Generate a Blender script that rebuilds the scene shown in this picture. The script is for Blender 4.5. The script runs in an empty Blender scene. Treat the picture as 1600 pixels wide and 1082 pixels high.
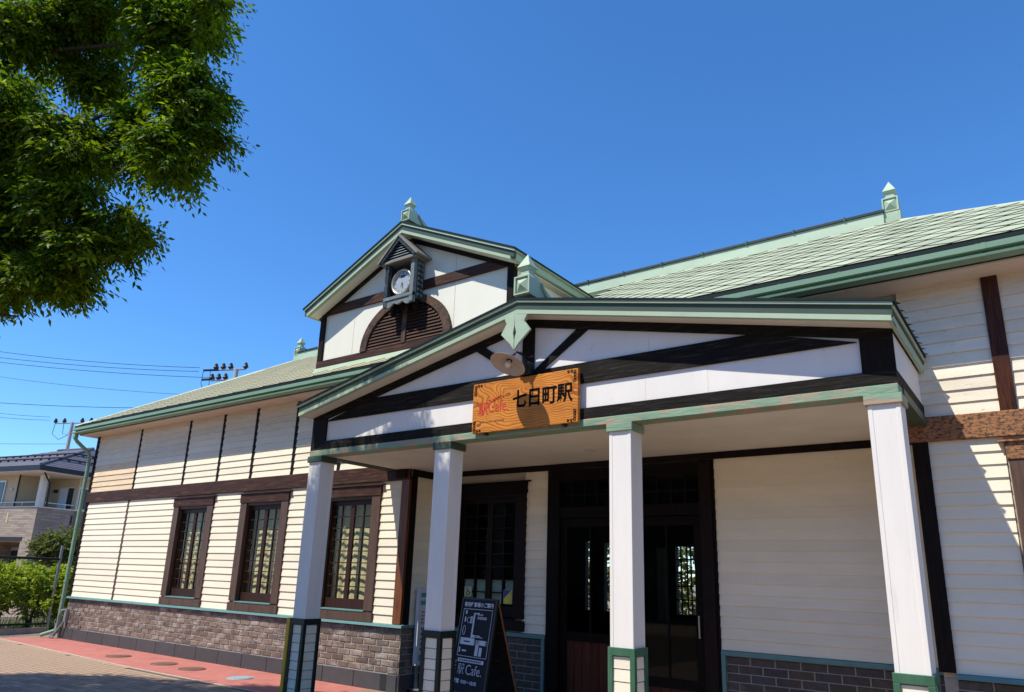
import bpy, math, random
import numpy as np
from mathutils import Vector, Matrix, Euler

random.seed(7)
RNG = np.random.default_rng(11)
SC = bpy.context.scene
COL = SC.collection
R = math.radians

# ------------------------------------------------------------------ camera, sky, sun, exposure
cam_d = bpy.data.cameras.new('camera')
cam = bpy.data.objects.new('camera', cam_d)
COL.objects.link(cam)
right = Vector((0.80759602, 0.58890659, 0.03126799))
up = Vector((0.13421232, -0.23516345, 0.9626449))
fwd = Vector((-0.57426102, 0.77323165, 0.26895559))
m = Matrix((right, up, -fwd)).transposed().to_4x4()
m.translation = Vector((0, 0, 1.6))
cam.matrix_world = m
cam_d.sensor_width = 36.0
cam_d.lens = 1127.58 / 1600 * 36
cam_d.shift_y = (589.76 - 541) / 1600
cam_d.clip_start = 0.05
cam_d.clip_end = 5000
SC.camera = cam

SUN_DIR = Vector((0.285, 0.545, -1.0)).normalized()      # the way the light travels
world = bpy.data.worlds.new('World')
SC.world = world
world.use_nodes = True
nt = world.node_tree
nt.nodes.clear()
sky = nt.nodes.new('ShaderNodeTexSky')
sky.sky_type = 'NISHITA'
sky.sun_disc = False
sky.sun_elevation = math.asin(-SUN_DIR.z)
sky.sun_rotation = math.atan2(-SUN_DIR.x, -SUN_DIR.y)
sky.air_density = 1.0
sky.dust_density = 0.0
sky.ozone_density = 10.0
sky.altitude = 200
bg = nt.nodes.new('ShaderNodeBackground')
bg.inputs[1].default_value = 0.15
hsv = nt.nodes.new('ShaderNodeHueSaturation')
hsv.inputs['Saturation'].default_value = 1.12
out = nt.nodes.new('ShaderNodeOutputWorld')
nt.links.new(sky.outputs[0], hsv.inputs['Color'])
nt.links.new(hsv.outputs[0], bg.inputs[0])
nt.links.new(bg.outputs[0], out.inputs[0])

sun_d = bpy.data.lights.new('sun', 'SUN')
sun_d.energy = 4.3
sun_d.angle = R(0.5)
sun_d.color = (1.0, 0.925, 0.80)
sun = bpy.data.objects.new('sun', sun_d)
COL.objects.link(sun)
sun.rotation_euler = SUN_DIR.to_track_quat('-Z', 'Y').to_euler()
sun.location = (-8, -14, 30)

SC.view_settings.view_transform = 'Standard'
SC.view_settings.look = 'None'
SC.view_settings.exposure = 0.55
SC.view_settings.gamma = 1.0
SC.view_settings.use_curve_mapping = False
SC.cycles.max_bounces = 8
SC.cycles.transparent_max_bounces = 12

# ------------------------------------------------------------------ materials
def _n(t, kind, **kw):
    n = t.nodes.new(kind)
    for k, v in kw.items():
        setattr(n, k, v)
    return n

def ramp(t, src, stops):
    r = _n(t, 'ShaderNodeValToRGB')
    els = r.color_ramp.elements
    while len(els) < len(stops):
        els.new(0.5)
    for e, (p, c) in zip(els, stops):
        e.position = p
        e.color = (*c, 1) if len(c) == 3 else c
    t.links.new(src, r.inputs[0])
    return r.outputs[0]

def mixc(t, fac, a, b, mode='MIX'):
    x = _n(t, 'ShaderNodeMix', data_type='RGBA', blend_type=mode)
    def put(sock, v):
        if isinstance(v, (int, float)):
            sock.default_value = v
        elif isinstance(v, (tuple, list)):
            sock.default_value = (*v, 1) if len(v) == 3 else v
        else:
            t.links.new(v, sock)
    put(x.inputs[0], fac); put(x.inputs[6], a); put(x.inputs[7], b)
    return x.outputs[2]

def mapped(t, coord, scale, loc=(0, 0, 0), rot=(0, 0, 0)):
    mp = _n(t, 'ShaderNodeMapping')
    mp.inputs['Scale'].default_value = scale
    mp.inputs['Location'].default_value = loc
    mp.inputs['Rotation'].default_value = rot
    t.links.new(coord, mp.inputs[0])
    return mp.outputs[0]

def noise(t, vec, scale, detail=4, rough=0.55, dist=0.0):
    n = _n(t, 'ShaderNodeTexNoise')
    n.inputs['Scale'].default_value = scale
    n.inputs['Detail'].default_value = detail
    n.inputs['Roughness'].default_value = rough
    n.inputs['Distortion'].default_value = dist
    t.links.new(vec, n.inputs['Vector'])
    return n.outputs[0]

def mat(name, base, rough=0.6, vary=0.0, mottle=0.12, mscale=6.0, stretch=(1, 1, 1),
        dirt=None, dirt_at=(0.58, 0.68), dirt_scale=4.0, dirt_stretch=None, dirt_amt=1.0,
        bump=0.0, bscale=40.0, spec=0.35, metal=0.0, colors=None, tint=None):
    """paint / wood / stone: base colour, per piece variation, mottling, a second colour where it has worn or stained"""
    M = bpy.data.materials.new(name)
    M.use_nodes = True
    t = M.node_tree
    b = t.nodes['Principled BSDF']
    geo = _n(t, 'ShaderNodeNewGeometry')
    pos = geo.outputs['Position']
    info = _n(t, 'ShaderNodeObjectInfo')
    sv = mapped(t, pos, stretch)
    n1 = noise(t, sv, mscale, 6, 0.6)
    if colors:
        c = ramp(t, info.outputs['Random'], [(i / max(1, len(colors) - 1), k) for i, k in enumerate(colors)])
    else:
        rgb = _n(t, 'ShaderNodeRGB'); rgb.outputs[0].default_value = (*base, 1)
        c = rgb.outputs[0]
    f = ramp(t, n1, [(0.25, (1 - mottle,) * 3), (0.75, (1 + mottle,) * 3)])
    c = mixc(t, 1.0, c, f, 'MULTIPLY')
    if vary:
        g = ramp(t, info.outputs['Random'], [(0, (1 - vary,) * 3), (1, (1 + vary,) * 3)])
        c = mixc(t, 1.0, c, g, 'MULTIPLY')
    if dirt:
        dv = mapped(t, pos, dirt_stretch or stretch, loc=(3.1, 1.7, 0.4))
        n2 = noise(t, dv, dirt_scale, 8, 0.65)
        msk = ramp(t, n2, [(dirt_at[0], (0, 0, 0)), (dirt_at[1], (dirt_amt,) * 3)])
        c = mixc(t, msk, c, dirt)
    t.links.new(c, b.inputs['Base Color'])
    b.inputs['Roughness'].default_value = rough
    b.inputs['Specular IOR Level'].default_value = spec
    b.inputs['Metallic'].default_value = metal
    if bump:
        n3 = noise(t, sv, bscale, 5, 0.6)
        bp = _n(t, 'ShaderNodeBump')
        bp.inputs['Strength'].default_value = bump
        bp.inputs['Distance'].default_value = 0.01
        t.links.new(n3, bp.inputs['Height'])
        t.links.new(bp.outputs[0], b.inputs['Normal'])
    return M

M = {}
M['siding'] = mat('cream_siding_paint', (0.80, 0.735, 0.575), 0.62, vary=0.05, mottle=0.05, mscale=2.0, stretch=(1, 1, 3),
                  dirt=(0.42, 0.33, 0.22), dirt_at=(0.66, 0.80), dirt_scale=5, dirt_stretch=(1, 1, 6), dirt_amt=0.55, bump=0.15, bscale=30)
M['siding_old'] = mat('weathered_siding_paint', (0.74, 0.665, 0.52), 0.7, vary=0.07, mottle=0.10, mscale=3.0, stretch=(1, 1, 5),
                      dirt=(0.22, 0.16, 0.11), dirt_at=(0.62, 0.70), dirt_scale=11, dirt_stretch=(1, 1, 3.2), dirt_amt=0.85, bump=0.25, bscale=30)
M['siding_stain'] = mat('rust_stained_siding_paint', (0.74, 0.57, 0.375), 0.7, vary=0.07, mottle=0.12, mscale=2.0, stretch=(1, 1, 4),
                        dirt=(0.33, 0.24, 0.16), dirt_at=(0.55, 0.75), dirt_scale=4, dirt_stretch=(1, 1, 4), dirt_amt=0.6, bump=0.2)
M['wallback'] = mat('wall_sheathing', (0.45, 0.40, 0.31), 0.8)
M['white_panel'] = mat('white_board', (0.745, 0.72, 0.675), 0.55, mottle=0.05, mscale=3, stretch=(1, 1, .4), dirt=(0.33, 0.30, 0.25), dirt_at=(0.62, 0.80), dirt_scale=9, dirt_stretch=(1, 1, .6), dirt_amt=0.45)
M['cream_panel'] = mat('ivory_board', (0.76, 0.76, 0.66), 0.6, mottle=0.04, mscale=2, stretch=(1, 1, .4), dirt=(0.45, 0.43, 0.34), dirt_at=(0.66, 0.85), dirt_scale=3, dirt_amt=0.5)
M['white_paint'] = mat('white_column_paint', (0.745, 0.715, 0.665), 0.5, mottle=0.05, mscale=6, stretch=(1, 1, .15), dirt=(0.42, 0.39, 0.34), dirt_at=(0.60, 0.80), dirt_scale=7, dirt_stretch=(3, 3, .35), dirt_amt=0.35, bump=0.05)
M['ceiling'] = mat('ceiling_board', (0.68, 0.66, 0.58), 0.8, mottle=0.08, mscale=3)
M['soffit'] = mat('soffit_board', (0.66, 0.56, 0.45), 0.7, mottle=0.06, mscale=3, dirt=(0.36, 0.27, 0.17), dirt_at=(0.6, 0.75), dirt_scale=5, dirt_amt=0.5)
M['black_wood'] = mat('black_timber', (0.010, 0.008, 0.007), 0.7, spec=0.12, mottle=0.45, mscale=14, stretch=(0.25, 1, 3), bump=0.5, bscale=24,
                      dirt=(0.065, 0.060, 0.048), dirt_at=(0.52, 0.72), dirt_scale=9, dirt_stretch=(0.3, 1, 4), dirt_amt=0.6)
M['black_post'] = mat('black_post_timber', (0.010, 0.007, 0.006), 0.7, spec=0.12, mottle=0.45, mscale=14, stretch=(3, 3, 0.2), bump=0.4, bscale=24,
                      dirt=(0.03, 0.014, 0.009), dirt_at=(0.5, 0.75), dirt_scale=8, dirt_stretch=(4, 4, 0.3), dirt_amt=0.6)
M['brown_wood'] = mat('brown_beam_timber', (0.046, 0.019, 0.012), 0.6, spec=0.2, mottle=0.5, mscale=12, stretch=(0.3, 1, 3), bump=0.5, bscale=24,
                      dirt=(0.17, 0.075, 0.037), dirt_at=(0.52, 0.72), dirt_scale=7, dirt_stretch=(0.35, 1, 4), dirt_amt=0.7)
M['brown_case'] = mat('brown_casing_paint', (0.095, 0.055, 0.038), 0.55, mottle=0.25, mscale=10, stretch=(3, 3, 0.3), bump=0.2,
                      dirt=(0.05, 0.025, 0.017), dirt_at=(0.5, 0.7), dirt_scale=6, dirt_stretch=(4, 4, .4))
M['sash_wood'] = mat('dark_red_sash', (0.035, 0.013, 0.008), 0.5, spec=0.2, mottle=0.3, mscale=10, stretch=(3, 3, .3))
M['arch_wood'] = mat('dark_arch_timber', (0.085, 0.045, 0.028), 0.7, mottle=0.4, mscale=12, bump=0.5, dirt=(0.025, 0.015, 0.011), dirt_at=(0.45, 0.62), dirt_scale=9, dirt_amt=.9)
M['batten_red'] = mat('dark_red_batten', (0.070, 0.022, 0.010), 0.5, spec=.15, mottle=0.4, mscale=14, stretch=(5, 5, 0.2), bump=0.4, dirt=(0.020, 0.009, 0.006), dirt_at=(0.45, 0.65), dirt_scale=9, dirt_stretch=(6, 6, .4))
M['red_wood'] = mat('varnished_red_timber', (0.17, 0.056, 0.019), 0.45, mottle=0.4, mscale=12, stretch=(4, 4, 0.25), bump=0.2,
                    dirt=(0.04, 0.015, 0.009), dirt_at=(0.5, 0.7), dirt_scale=7, dirt_stretch=(5, 5, .3))
M['worn_wood'] = mat('weathered_orange_timber', (0.33, 0.15, 0.062), 0.7, mottle=0.35, mscale=18, stretch=(0.25, 1, 5), bump=0.6, bscale=30,
                     dirt=(0.035, 0.022, 0.016), dirt_at=(0.46, 0.60), dirt_scale=34, dirt_stretch=(0.8, 1, 1.3), dirt_amt=0.88)
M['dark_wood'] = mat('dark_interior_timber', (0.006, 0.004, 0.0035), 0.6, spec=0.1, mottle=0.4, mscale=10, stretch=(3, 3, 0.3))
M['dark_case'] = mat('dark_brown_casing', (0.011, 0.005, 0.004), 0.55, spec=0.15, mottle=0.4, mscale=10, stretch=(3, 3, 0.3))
M['door_panel'] = mat('reddish_door_planks', (0.072, 0.022, 0.012), 0.5, spec=0.2, vary=0.2, mottle=0.4, mscale=10, stretch=(4, 4, 0.25))
M['green_pale'] = mat('pale_green_trim', (0.36, 0.465, 0.335), 0.5, mottle=0.10, mscale=4, stretch=(.5, 1, 1), dirt=(0.30, 0.36, 0.24), dirt_at=(0.55, 0.75), dirt_scale=5, dirt_amt=0.5)
M['green_mid'] = mat('mid_green_trim', (0.045, 0.072, 0.048), 0.5, mottle=0.15, mscale=4, stretch=(.4, 1, 1), dirt=(0.085, 0.125, 0.085), dirt_at=(0.55, 0.75), dirt_scale=6, dirt_amt=0.6)
M['green_gutter'] = mat('green_gutter_paint', (0.205, 0.335, 0.230), 0.45, mottle=0.12, mscale=3, stretch=(.3, 1, 1), dirt=(0.10, 0.20, 0.13), dirt_at=(0.55, 0.75), dirt_scale=4, dirt_amt=0.6)
M['green_dark'] = mat('dark_green_paint', (0.040, 0.115, 0.065), 0.4, mottle=0.15, mscale=6, stretch=(1, 1, .3), dirt=(0.07, 0.17, 0.10), dirt_at=(0.5, 0.7), dirt_scale=6)
M['green_shaded'] = mat('shaded_green_paint', (0.012, 0.020, 0.018), 0.4, mottle=0.2)
M['green_peel'] = mat('peeling_green_beam', (0.20, 0.31, 0.21), 0.6, mottle=0.2, mscale=5, stretch=(.4, 1, 2),
                      dirt=(0.36, 0.27, 0.19), dirt_at=(0.52, 0.56), dirt_scale=7, dirt_stretch=(0.5, 1, 2.4), dirt_amt=1.0, bump=0.6, bscale=20)
M['teal'] = mat('teal_sill_paint', (0.115, 0.235, 0.225), 0.45, mottle=0.12, mscale=4)
M['shingle'] = mat('pale_green_metal_shingle', (0.37, 0.415, 0.28), 0.55, vary=0.14, mottle=0.14, mscale=3,
                   dirt=(0.45, 0.40, 0.29), dirt_at=(0.55, 0.72), dirt_scale=1.6, dirt_amt=0.75, spec=0.3)
M['shingle_olive'] = mat('olive_shingle', (0.36, 0.34, 0.205), 0.6, vary=0.05, mottle=0.16, mscale=2.2,
                       dirt=(0.30, 0.33, 0.20), dirt_at=(0.5, 0.65), dirt_scale=1.6, dirt_amt=0.8, spec=0.3)  # olive tone for the shingles of the left field
M['shingle_edge'] = mat('shingle_seam', (0.030, 0.045, 0.026), 0.8, spec=.1)
M['roof_deck'] = mat('roof_underlay', (0.05, 0.07, 0.042), 0.8)
M['drip_edge'] = mat('dark_roof_edge', (0.011, 0.020, 0.021), 0.6, spec=.12, mottle=0.2, stretch=(.3, 1, 1))
BR = [(0.150, 0.103, 0.077), (0.19, 0.138, 0.105), (0.105, 0.080, 0.066), (0.22, 0.168, 0.132), (0.12, 0.098, 0.086), (0.20, 0.142, 0.105), (0.155, 0.116, 0.093)]
M['brick'] = mat('mottled_brown_brick', None, 0.85, mottle=0.28, mscale=22, colors=BR,
                 dirt=(0.43, 0.385, 0.345), dirt_at=(0.50, 0.68), dirt_scale=3.1, dirt_stretch=(1, 1, 2.2), dirt_amt=0.85, bump=0.7, bscale=50)
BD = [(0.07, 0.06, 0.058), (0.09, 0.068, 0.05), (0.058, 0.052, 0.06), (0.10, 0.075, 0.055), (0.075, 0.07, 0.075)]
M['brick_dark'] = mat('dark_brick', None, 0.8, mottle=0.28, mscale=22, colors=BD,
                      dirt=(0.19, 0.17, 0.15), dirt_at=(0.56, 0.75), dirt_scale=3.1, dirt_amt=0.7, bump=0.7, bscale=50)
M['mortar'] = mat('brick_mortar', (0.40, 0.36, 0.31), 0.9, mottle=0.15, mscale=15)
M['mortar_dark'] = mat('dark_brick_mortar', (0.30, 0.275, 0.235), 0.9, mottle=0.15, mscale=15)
M['tile'] = mat('charcoal_skirting_tile', (0.062, 0.063, 0.066), 0.5, vary=0.08, mottle=0.15, mscale=8, bump=0.1)
M['grout'] = mat('tile_grout', (0.34, 0.32, 0.30), 0.9)
M['red_floor'] = mat('red_coated_pavement', (0.40, 0.145, 0.120), 0.8, mottle=0.16, mscale=4, dirt=(0.27, 0.085, 0.07), dirt_at=(0.52, 0.72), dirt_scale=2.2, dirt_amt=0.6, bump=0.3, bscale=60)
PV = [(0.25, 0.165, 0.115), (0.33, 0.23, 0.16), (0.38, 0.28, 0.20), (0.21, 0.145, 0.105), (0.36, 0.265, 0.18), (0.29, 0.18, 0.125)]
M['paver'] = mat('tan_pink_paver', None, 0.85, mottle=0.15, mscale=14, colors=PV, dirt=(0.22, 0.17, 0.13), dirt_at=(0.56, 0.75), dirt_scale=1.8, dirt_amt=0.6, bump=0.3, bscale=80)
M['sand'] = mat('paver_joint_sand', (0.10, 0.08, 0.06), 0.95)
M['kerb'] = mat('pale_kerb_strip', (0.45, 0.36, 0.30), 0.85, mottle=0.2, mscale=8)
M['porch_floor'] = mat('porch_floor_tile', (0.26, 0.18, 0.13), 0.7, mottle=0.2)
M['iron'] = mat('rusty_cast_iron', (0.17, 0.095, 0.07), 0.8, mottle=0.35, mscale=20, bump=0.4)
M['steel_grate'] = mat('galvanised_cover', (0.30, 0.35, 0.38), 0.55, mottle=0.25, mscale=20)
M['steel'] = mat('galvanised_steel', (0.34, 0.37, 0.38), 0.45, metal=0.6)
M['black_iron'] = mat('black_painted_iron', (0.012, 0.012, 0.013), 0.45)
M['fence'] = mat('black_fence_wire', (0.018, 0.020, 0.022), 0.5)
M['concrete'] = mat('pole_concrete', (0.36, 0.37, 0.36), 0.85, mottle=0.1, mscale=3)
M['insulator'] = mat('dark_insulator', (0.022, 0.02, 0.025), 0.3)
M['wire'] = mat('power_wire', (0.02, 0.022, 0.03), 0.5)
M['soil'] = mat('bed_soil', (0.09, 0.07, 0.045), 0.95, mottle=0.3)
M['asphalt'] = mat('town_ground', (0.26, 0.19, 0.140), 0.9, mottle=0.2, mscale=0.5)
M['cream_cloth'] = mat('cream_window_blind', (0.76, 0.67, 0.40), 0.8, mottle=0.14, mscale=5, stretch=(2, 2, .6))
M['pale_frost'] = mat('pale_film', (0.40, 0.50, 0.42), 0.6)
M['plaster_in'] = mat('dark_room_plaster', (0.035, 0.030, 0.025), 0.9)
M['lamp_enamel'] = mat('aged_white_enamel', (0.40, 0.365, 0.33), 0.5, mottle=0.15, mscale=12, dirt=(0.25, 0.16, 0.10), dirt_at=(0.6, 0.75), dirt_scale=14, dirt_amt=0.6)
M['bulb'] = mat('frosted_bulb', (0.70, 0.62, 0.55), 0.25)
M['ink'] = mat('black_brush_ink', (0.004, 0.003, 0.003), 0.7, spec=0.05)
M['red_ink'] = mat('red_brush_ink', (0.58, 0.045, 0.025), 0.5)
M['brown_ink'] = mat('faded_brown_ink', (0.20, 0.085, 0.03), 0.6)
M['board_navy'] = mat('navy_chalkboard', (0.013, 0.012, 0.020), 0.6, spec=.15, mottle=0.15)
M['chalk'] = mat('white_board_print', (0.62, 0.64, 0.70), 0.7)
M['teal_print'] = mat('teal_print', (0.10, 0.30, 0.32), 0.6)
M['sign_white'] = mat('white_sign_face', (0.62, 0.66, 0.68), 0.5, mottle=0.05)
M['yellow'] = mat('yellow_guard', (0.62, 0.40, 0.02), 0.5, mottle=0.12)
M['poster_yellow'] = mat('yellow_poster', (0.70, 0.55, 0.10), 0.5)
M['poster_blue'] = mat('blue_poster', (0.03, 0.07, 0.30), 0.5)
M['poster_cream'] = mat('cream_sticker', (0.52, 0.50, 0.30), 0.5)
M['bag'] = mat('pale_blue_plastic', (0.36, 0.46, 0.52), 0.35, mottle=0.1, mscale=10, bump=0.5, bscale=12)
M['clock_frame'] = mat('dark_teal_clock_case', (0.022, 0.036, 0.042), 0.6, spec=.15, mottle=0.25, mscale=10, dirt=(0.13, 0.155, 0.165), dirt_at=(0.52, 0.68), dirt_scale=12, dirt_amt=0.75)
M['clock_pale'] = mat('worn_and_lit_clock_trim', (0.15, 0.18, 0.185), 0.6, mottle=0.25, mscale=12)
M['clock_roof'] = mat('grey_clock_roof', (0.20, 0.19, 0.17), 0.6, mottle=0.2)
M['clock_face'] = mat('blue_white_dial', (0.34, 0.38, 0.43), 0.35, mottle=0.10)
M['brass'] = mat('pale_brass_rim', (0.45, 0.40, 0.31), 0.35, metal=0.6)
M['house_wall'] = mat('beige_render', (0.52, 0.43, 0.29), 0.8, mottle=0.06)
M['house_trim'] = mat('pale_house_trim', (0.66, 0.62, 0.54), 0.6)
M['house_roof'] = mat('violet_grey_roof', (0.105, 0.10, 0.125), 0.6, mottle=0.2, mscale=6)
M['house_dark'] = mat('house_dark_gutter', (0.014, 0.016, 0.025), 0.5)
M['blocker_wall'] = mat('dark_blocker_face', (0.10, 0.085, 0.07), 0.8)
M['alu'] = mat('aluminium_frame', (0.55, 0.55, 0.55), 0.4, metal=0.5)
M['curtain_pale'] = mat('pale_curtain', (0.60, 0.66, 0.68), 0.8, mottle=0.1, mscale=8, stretch=(3, 3, .3))
M['dark_glass'] = mat('dark_window_glass', (0.015, 0.025, 0.028), 0.06, spec=0.6)
M['bark'] = mat('dark_bark', (0.055, 0.042, 0.032), 0.9, mottle=0.3, mscale=12, bump=0.6)

def glass_mat():
    m_ = bpy.data.materials.new('thin_window_glass'); m_.use_nodes = True
    t = m_.node_tree; t.nodes.clear()
    o = _n(t, 'ShaderNodeOutputMaterial'); mx = _n(t, 'ShaderNodeMixShader')
    tr = _n(t, 'ShaderNodeBsdfTransparent'); tr.inputs[0].default_value = (0.90, 0.92, 0.90, 1)
    gl = _n(t, 'ShaderNodeBsdfGlossy'); gl.inputs['Roughness'].default_value = 0.02
    lw = _n(t, 'ShaderNodeLayerWeight'); lw.inputs[0].default_value = 0.5
    pw = _n(t, 'ShaderNodeMath', operation='POWER'); pw.inputs[1].default_value = 5.0
    ma = _n(t, 'ShaderNodeMath', operation='MULTIPLY_ADD'); ma.inputs[1].default_value = 0.8; ma.inputs[2].default_value = 0.010
    t.links.new(lw.outputs['Facing'], pw.inputs[0]); t.links.new(pw.outputs[0], ma.inputs[0])
    t.links.new(ma.outputs[0], mx.inputs[0]); t.links.new(tr.outputs[0], mx.inputs[1]); t.links.new(gl.outputs[0], mx.inputs[2])
    t.links.new(mx.outputs[0], o.inputs[0])
    return m_
M['glass'] = glass_mat()

def leaf_mat(name, dark, light, trans):
    m_ = bpy.data.materials.new(name); m_.use_nodes = True
    t = m_.node_tree; b = t.nodes['Principled BSDF']; o = t.nodes['Material Output']
    att = _n(t, 'ShaderNodeAttribute'); att.attribute_name = 'tone'
    c = ramp(t, att.outputs['Fac'], [(0, dark), (1, light)])
    t.links.new(c, b.inputs['Base Color'])
    b.inputs['Roughness'].default_value = 0.5
    b.inputs['Specular IOR Level'].default_value = 0.10
    tl = _n(t, 'ShaderNodeBsdfTranslucent')
    tc = mixc(t, 1.0, c, trans, 'MULTIPLY')
    t.links.new(tc, tl.inputs[0])
    mx = _n(t, 'ShaderNodeMixShader'); mx.inputs[0].default_value = 0.42
    t.links.new(b.outputs[0], mx.inputs[1]); t.links.new(tl.outputs[0], mx.inputs[2])
    t.links.new(mx.outputs[0], o.inputs[0])
    return m_
M['leaf'] = leaf_mat('zelkova_leaf', (0.022, 0.062, 0.005), (0.175, 0.250, 0.015), (2.0, 2.0, 0.45))
M['leaf_lime'] = leaf_mat('fresh_lime_leaf', (0.13, 0.22, 0.015), (0.46, 0.53, 0.04), (1.2, 1.2, 0.5))
M['leaf_olive'] = leaf_mat('olive_leaf', (0.05, 0.085, 0.016), (0.20, 0.21, 0.06), (1.1, 1.1, 0.6))

def sign_wood():
    m_ = bpy.data.materials.new('varnished_zelkova_board'); m_.use_nodes = True
    t = m_.node_tree; b = t.nodes['Principled BSDF']
    geo = _n(t, 'ShaderNodeNewGeometry')
    P_ = geo.outputs['Position']
    # flat-sawn figure: long nested ovals round a heart right of centre, bent by slow noise
    v = mapped(t, P_, (0.62, 0.0, 2.3), loc=(4.42 * .62, 0, -3.60 * 2.3))
    nz = _n(t, 'ShaderNodeTexNoise'); nz.inputs['Scale'].default_value = 2.1; nz.inputs['Detail'].default_value = 1.5
    t.links.new(mapped(t, P_, (1.0, 1.0, 1.6)), nz.inputs['Vector'])
    sub = _n(t, 'ShaderNodeVectorMath', operation='SUBTRACT'); sub.inputs[1].default_value = (.5, .5, .5)
    t.links.new(nz.outputs['Color'], sub.inputs[0])
    off = _n(t, 'ShaderNodeVectorMath', operation='SCALE'); off.inputs['Scale'].default_value = 0.85
    t.links.new(sub.outputs[0], off.inputs[0])
    add = _n(t, 'ShaderNodeVectorMath', operation='ADD')
    t.links.new(v, add.inputs[0]); t.links.new(off.outputs[0], add.inputs[1])
    ln_ = _n(t, 'ShaderNodeVectorMath', operation='LENGTH'); t.links.new(add.outputs[0], ln_.inputs[0])
    fr = _n(t, 'ShaderNodeMath', operation='MULTIPLY'); fr.inputs[1].default_value = 15.0; t.links.new(ln_.outputs['Value'], fr.inputs[0])
    fc = _n(t, 'ShaderNodeMath', operation='FRACT'); t.links.new(fr.outputs[0], fc.inputs[0])
    c = ramp(t, fc.outputs[0], [(0.0, (0.64, 0.27, 0.045)), (0.5, (0.58, 0.215, 0.030)), (0.80, (0.44, 0.135, 0.018)), (0.93, (0.25, 0.065, 0.010)), (1.0, (0.50, 0.18, 0.03))])
    f = noise(t, mapped(t, P_, (5, 5, 90)), 5, 5)
    c = mixc(t, 1.0, c, ramp(t, f, [(0.3, (0.84,) * 3), (0.7, (1.12,) * 3)]), 'MULTIPLY')
    big = noise(t, mapped(t, P_, (1.5, 1.5, 2.0)), 2.0, 3)
    c = mixc(t, 1.0, c, ramp(t, big, [(0.3, (0.80, .74, .68)), (0.7, (1.08, 1.08, 1.08))]), 'MULTIPLY')
    t.links.new(c, b.inputs['Base Color'])
    b.inputs['Roughness'].default_value = 0.5
    b.inputs['Specular IOR Level'].default_value = 0.25
    return m_
M['sign_wood'] = sign_wood()

def stone_wall_mat():
    m_ = bpy.data.materials.new('split_stone_cladding'); m_.use_nodes = True
    t = m_.node_tree; b = t.nodes['Principled BSDF']
    tc = _n(t, 'ShaderNodeTexCoord')
    br = _n(t, 'ShaderNodeTexBrick')
    br.inputs['Scale'].default_value = 1.0
    br.inputs['Color1'].default_value = (0.40, 0.32, 0.25, 1); br.inputs['Color2'].default_value = (0.25, 0.20, 0.165, 1)
    br.inputs['Mortar'].default_value = (0.15, 0.12, 0.10, 1)
    br.inputs['Mortar Size'].default_value = 0.006; br.inputs['Brick Width'].default_value = 0.45; br.inputs['Row Height'].default_value = 0.075
    uv = _n(t, 'ShaderNodeUVMap')
    t.links.new(uv.outputs[0], br.inputs['Vector'])
    t.links.new(br.outputs['Color'], b.inputs['Base Color'])
    b.inputs['Roughness'].default_value = 0.9
    return m_
M['stone'] = stone_wall_mat()

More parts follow.
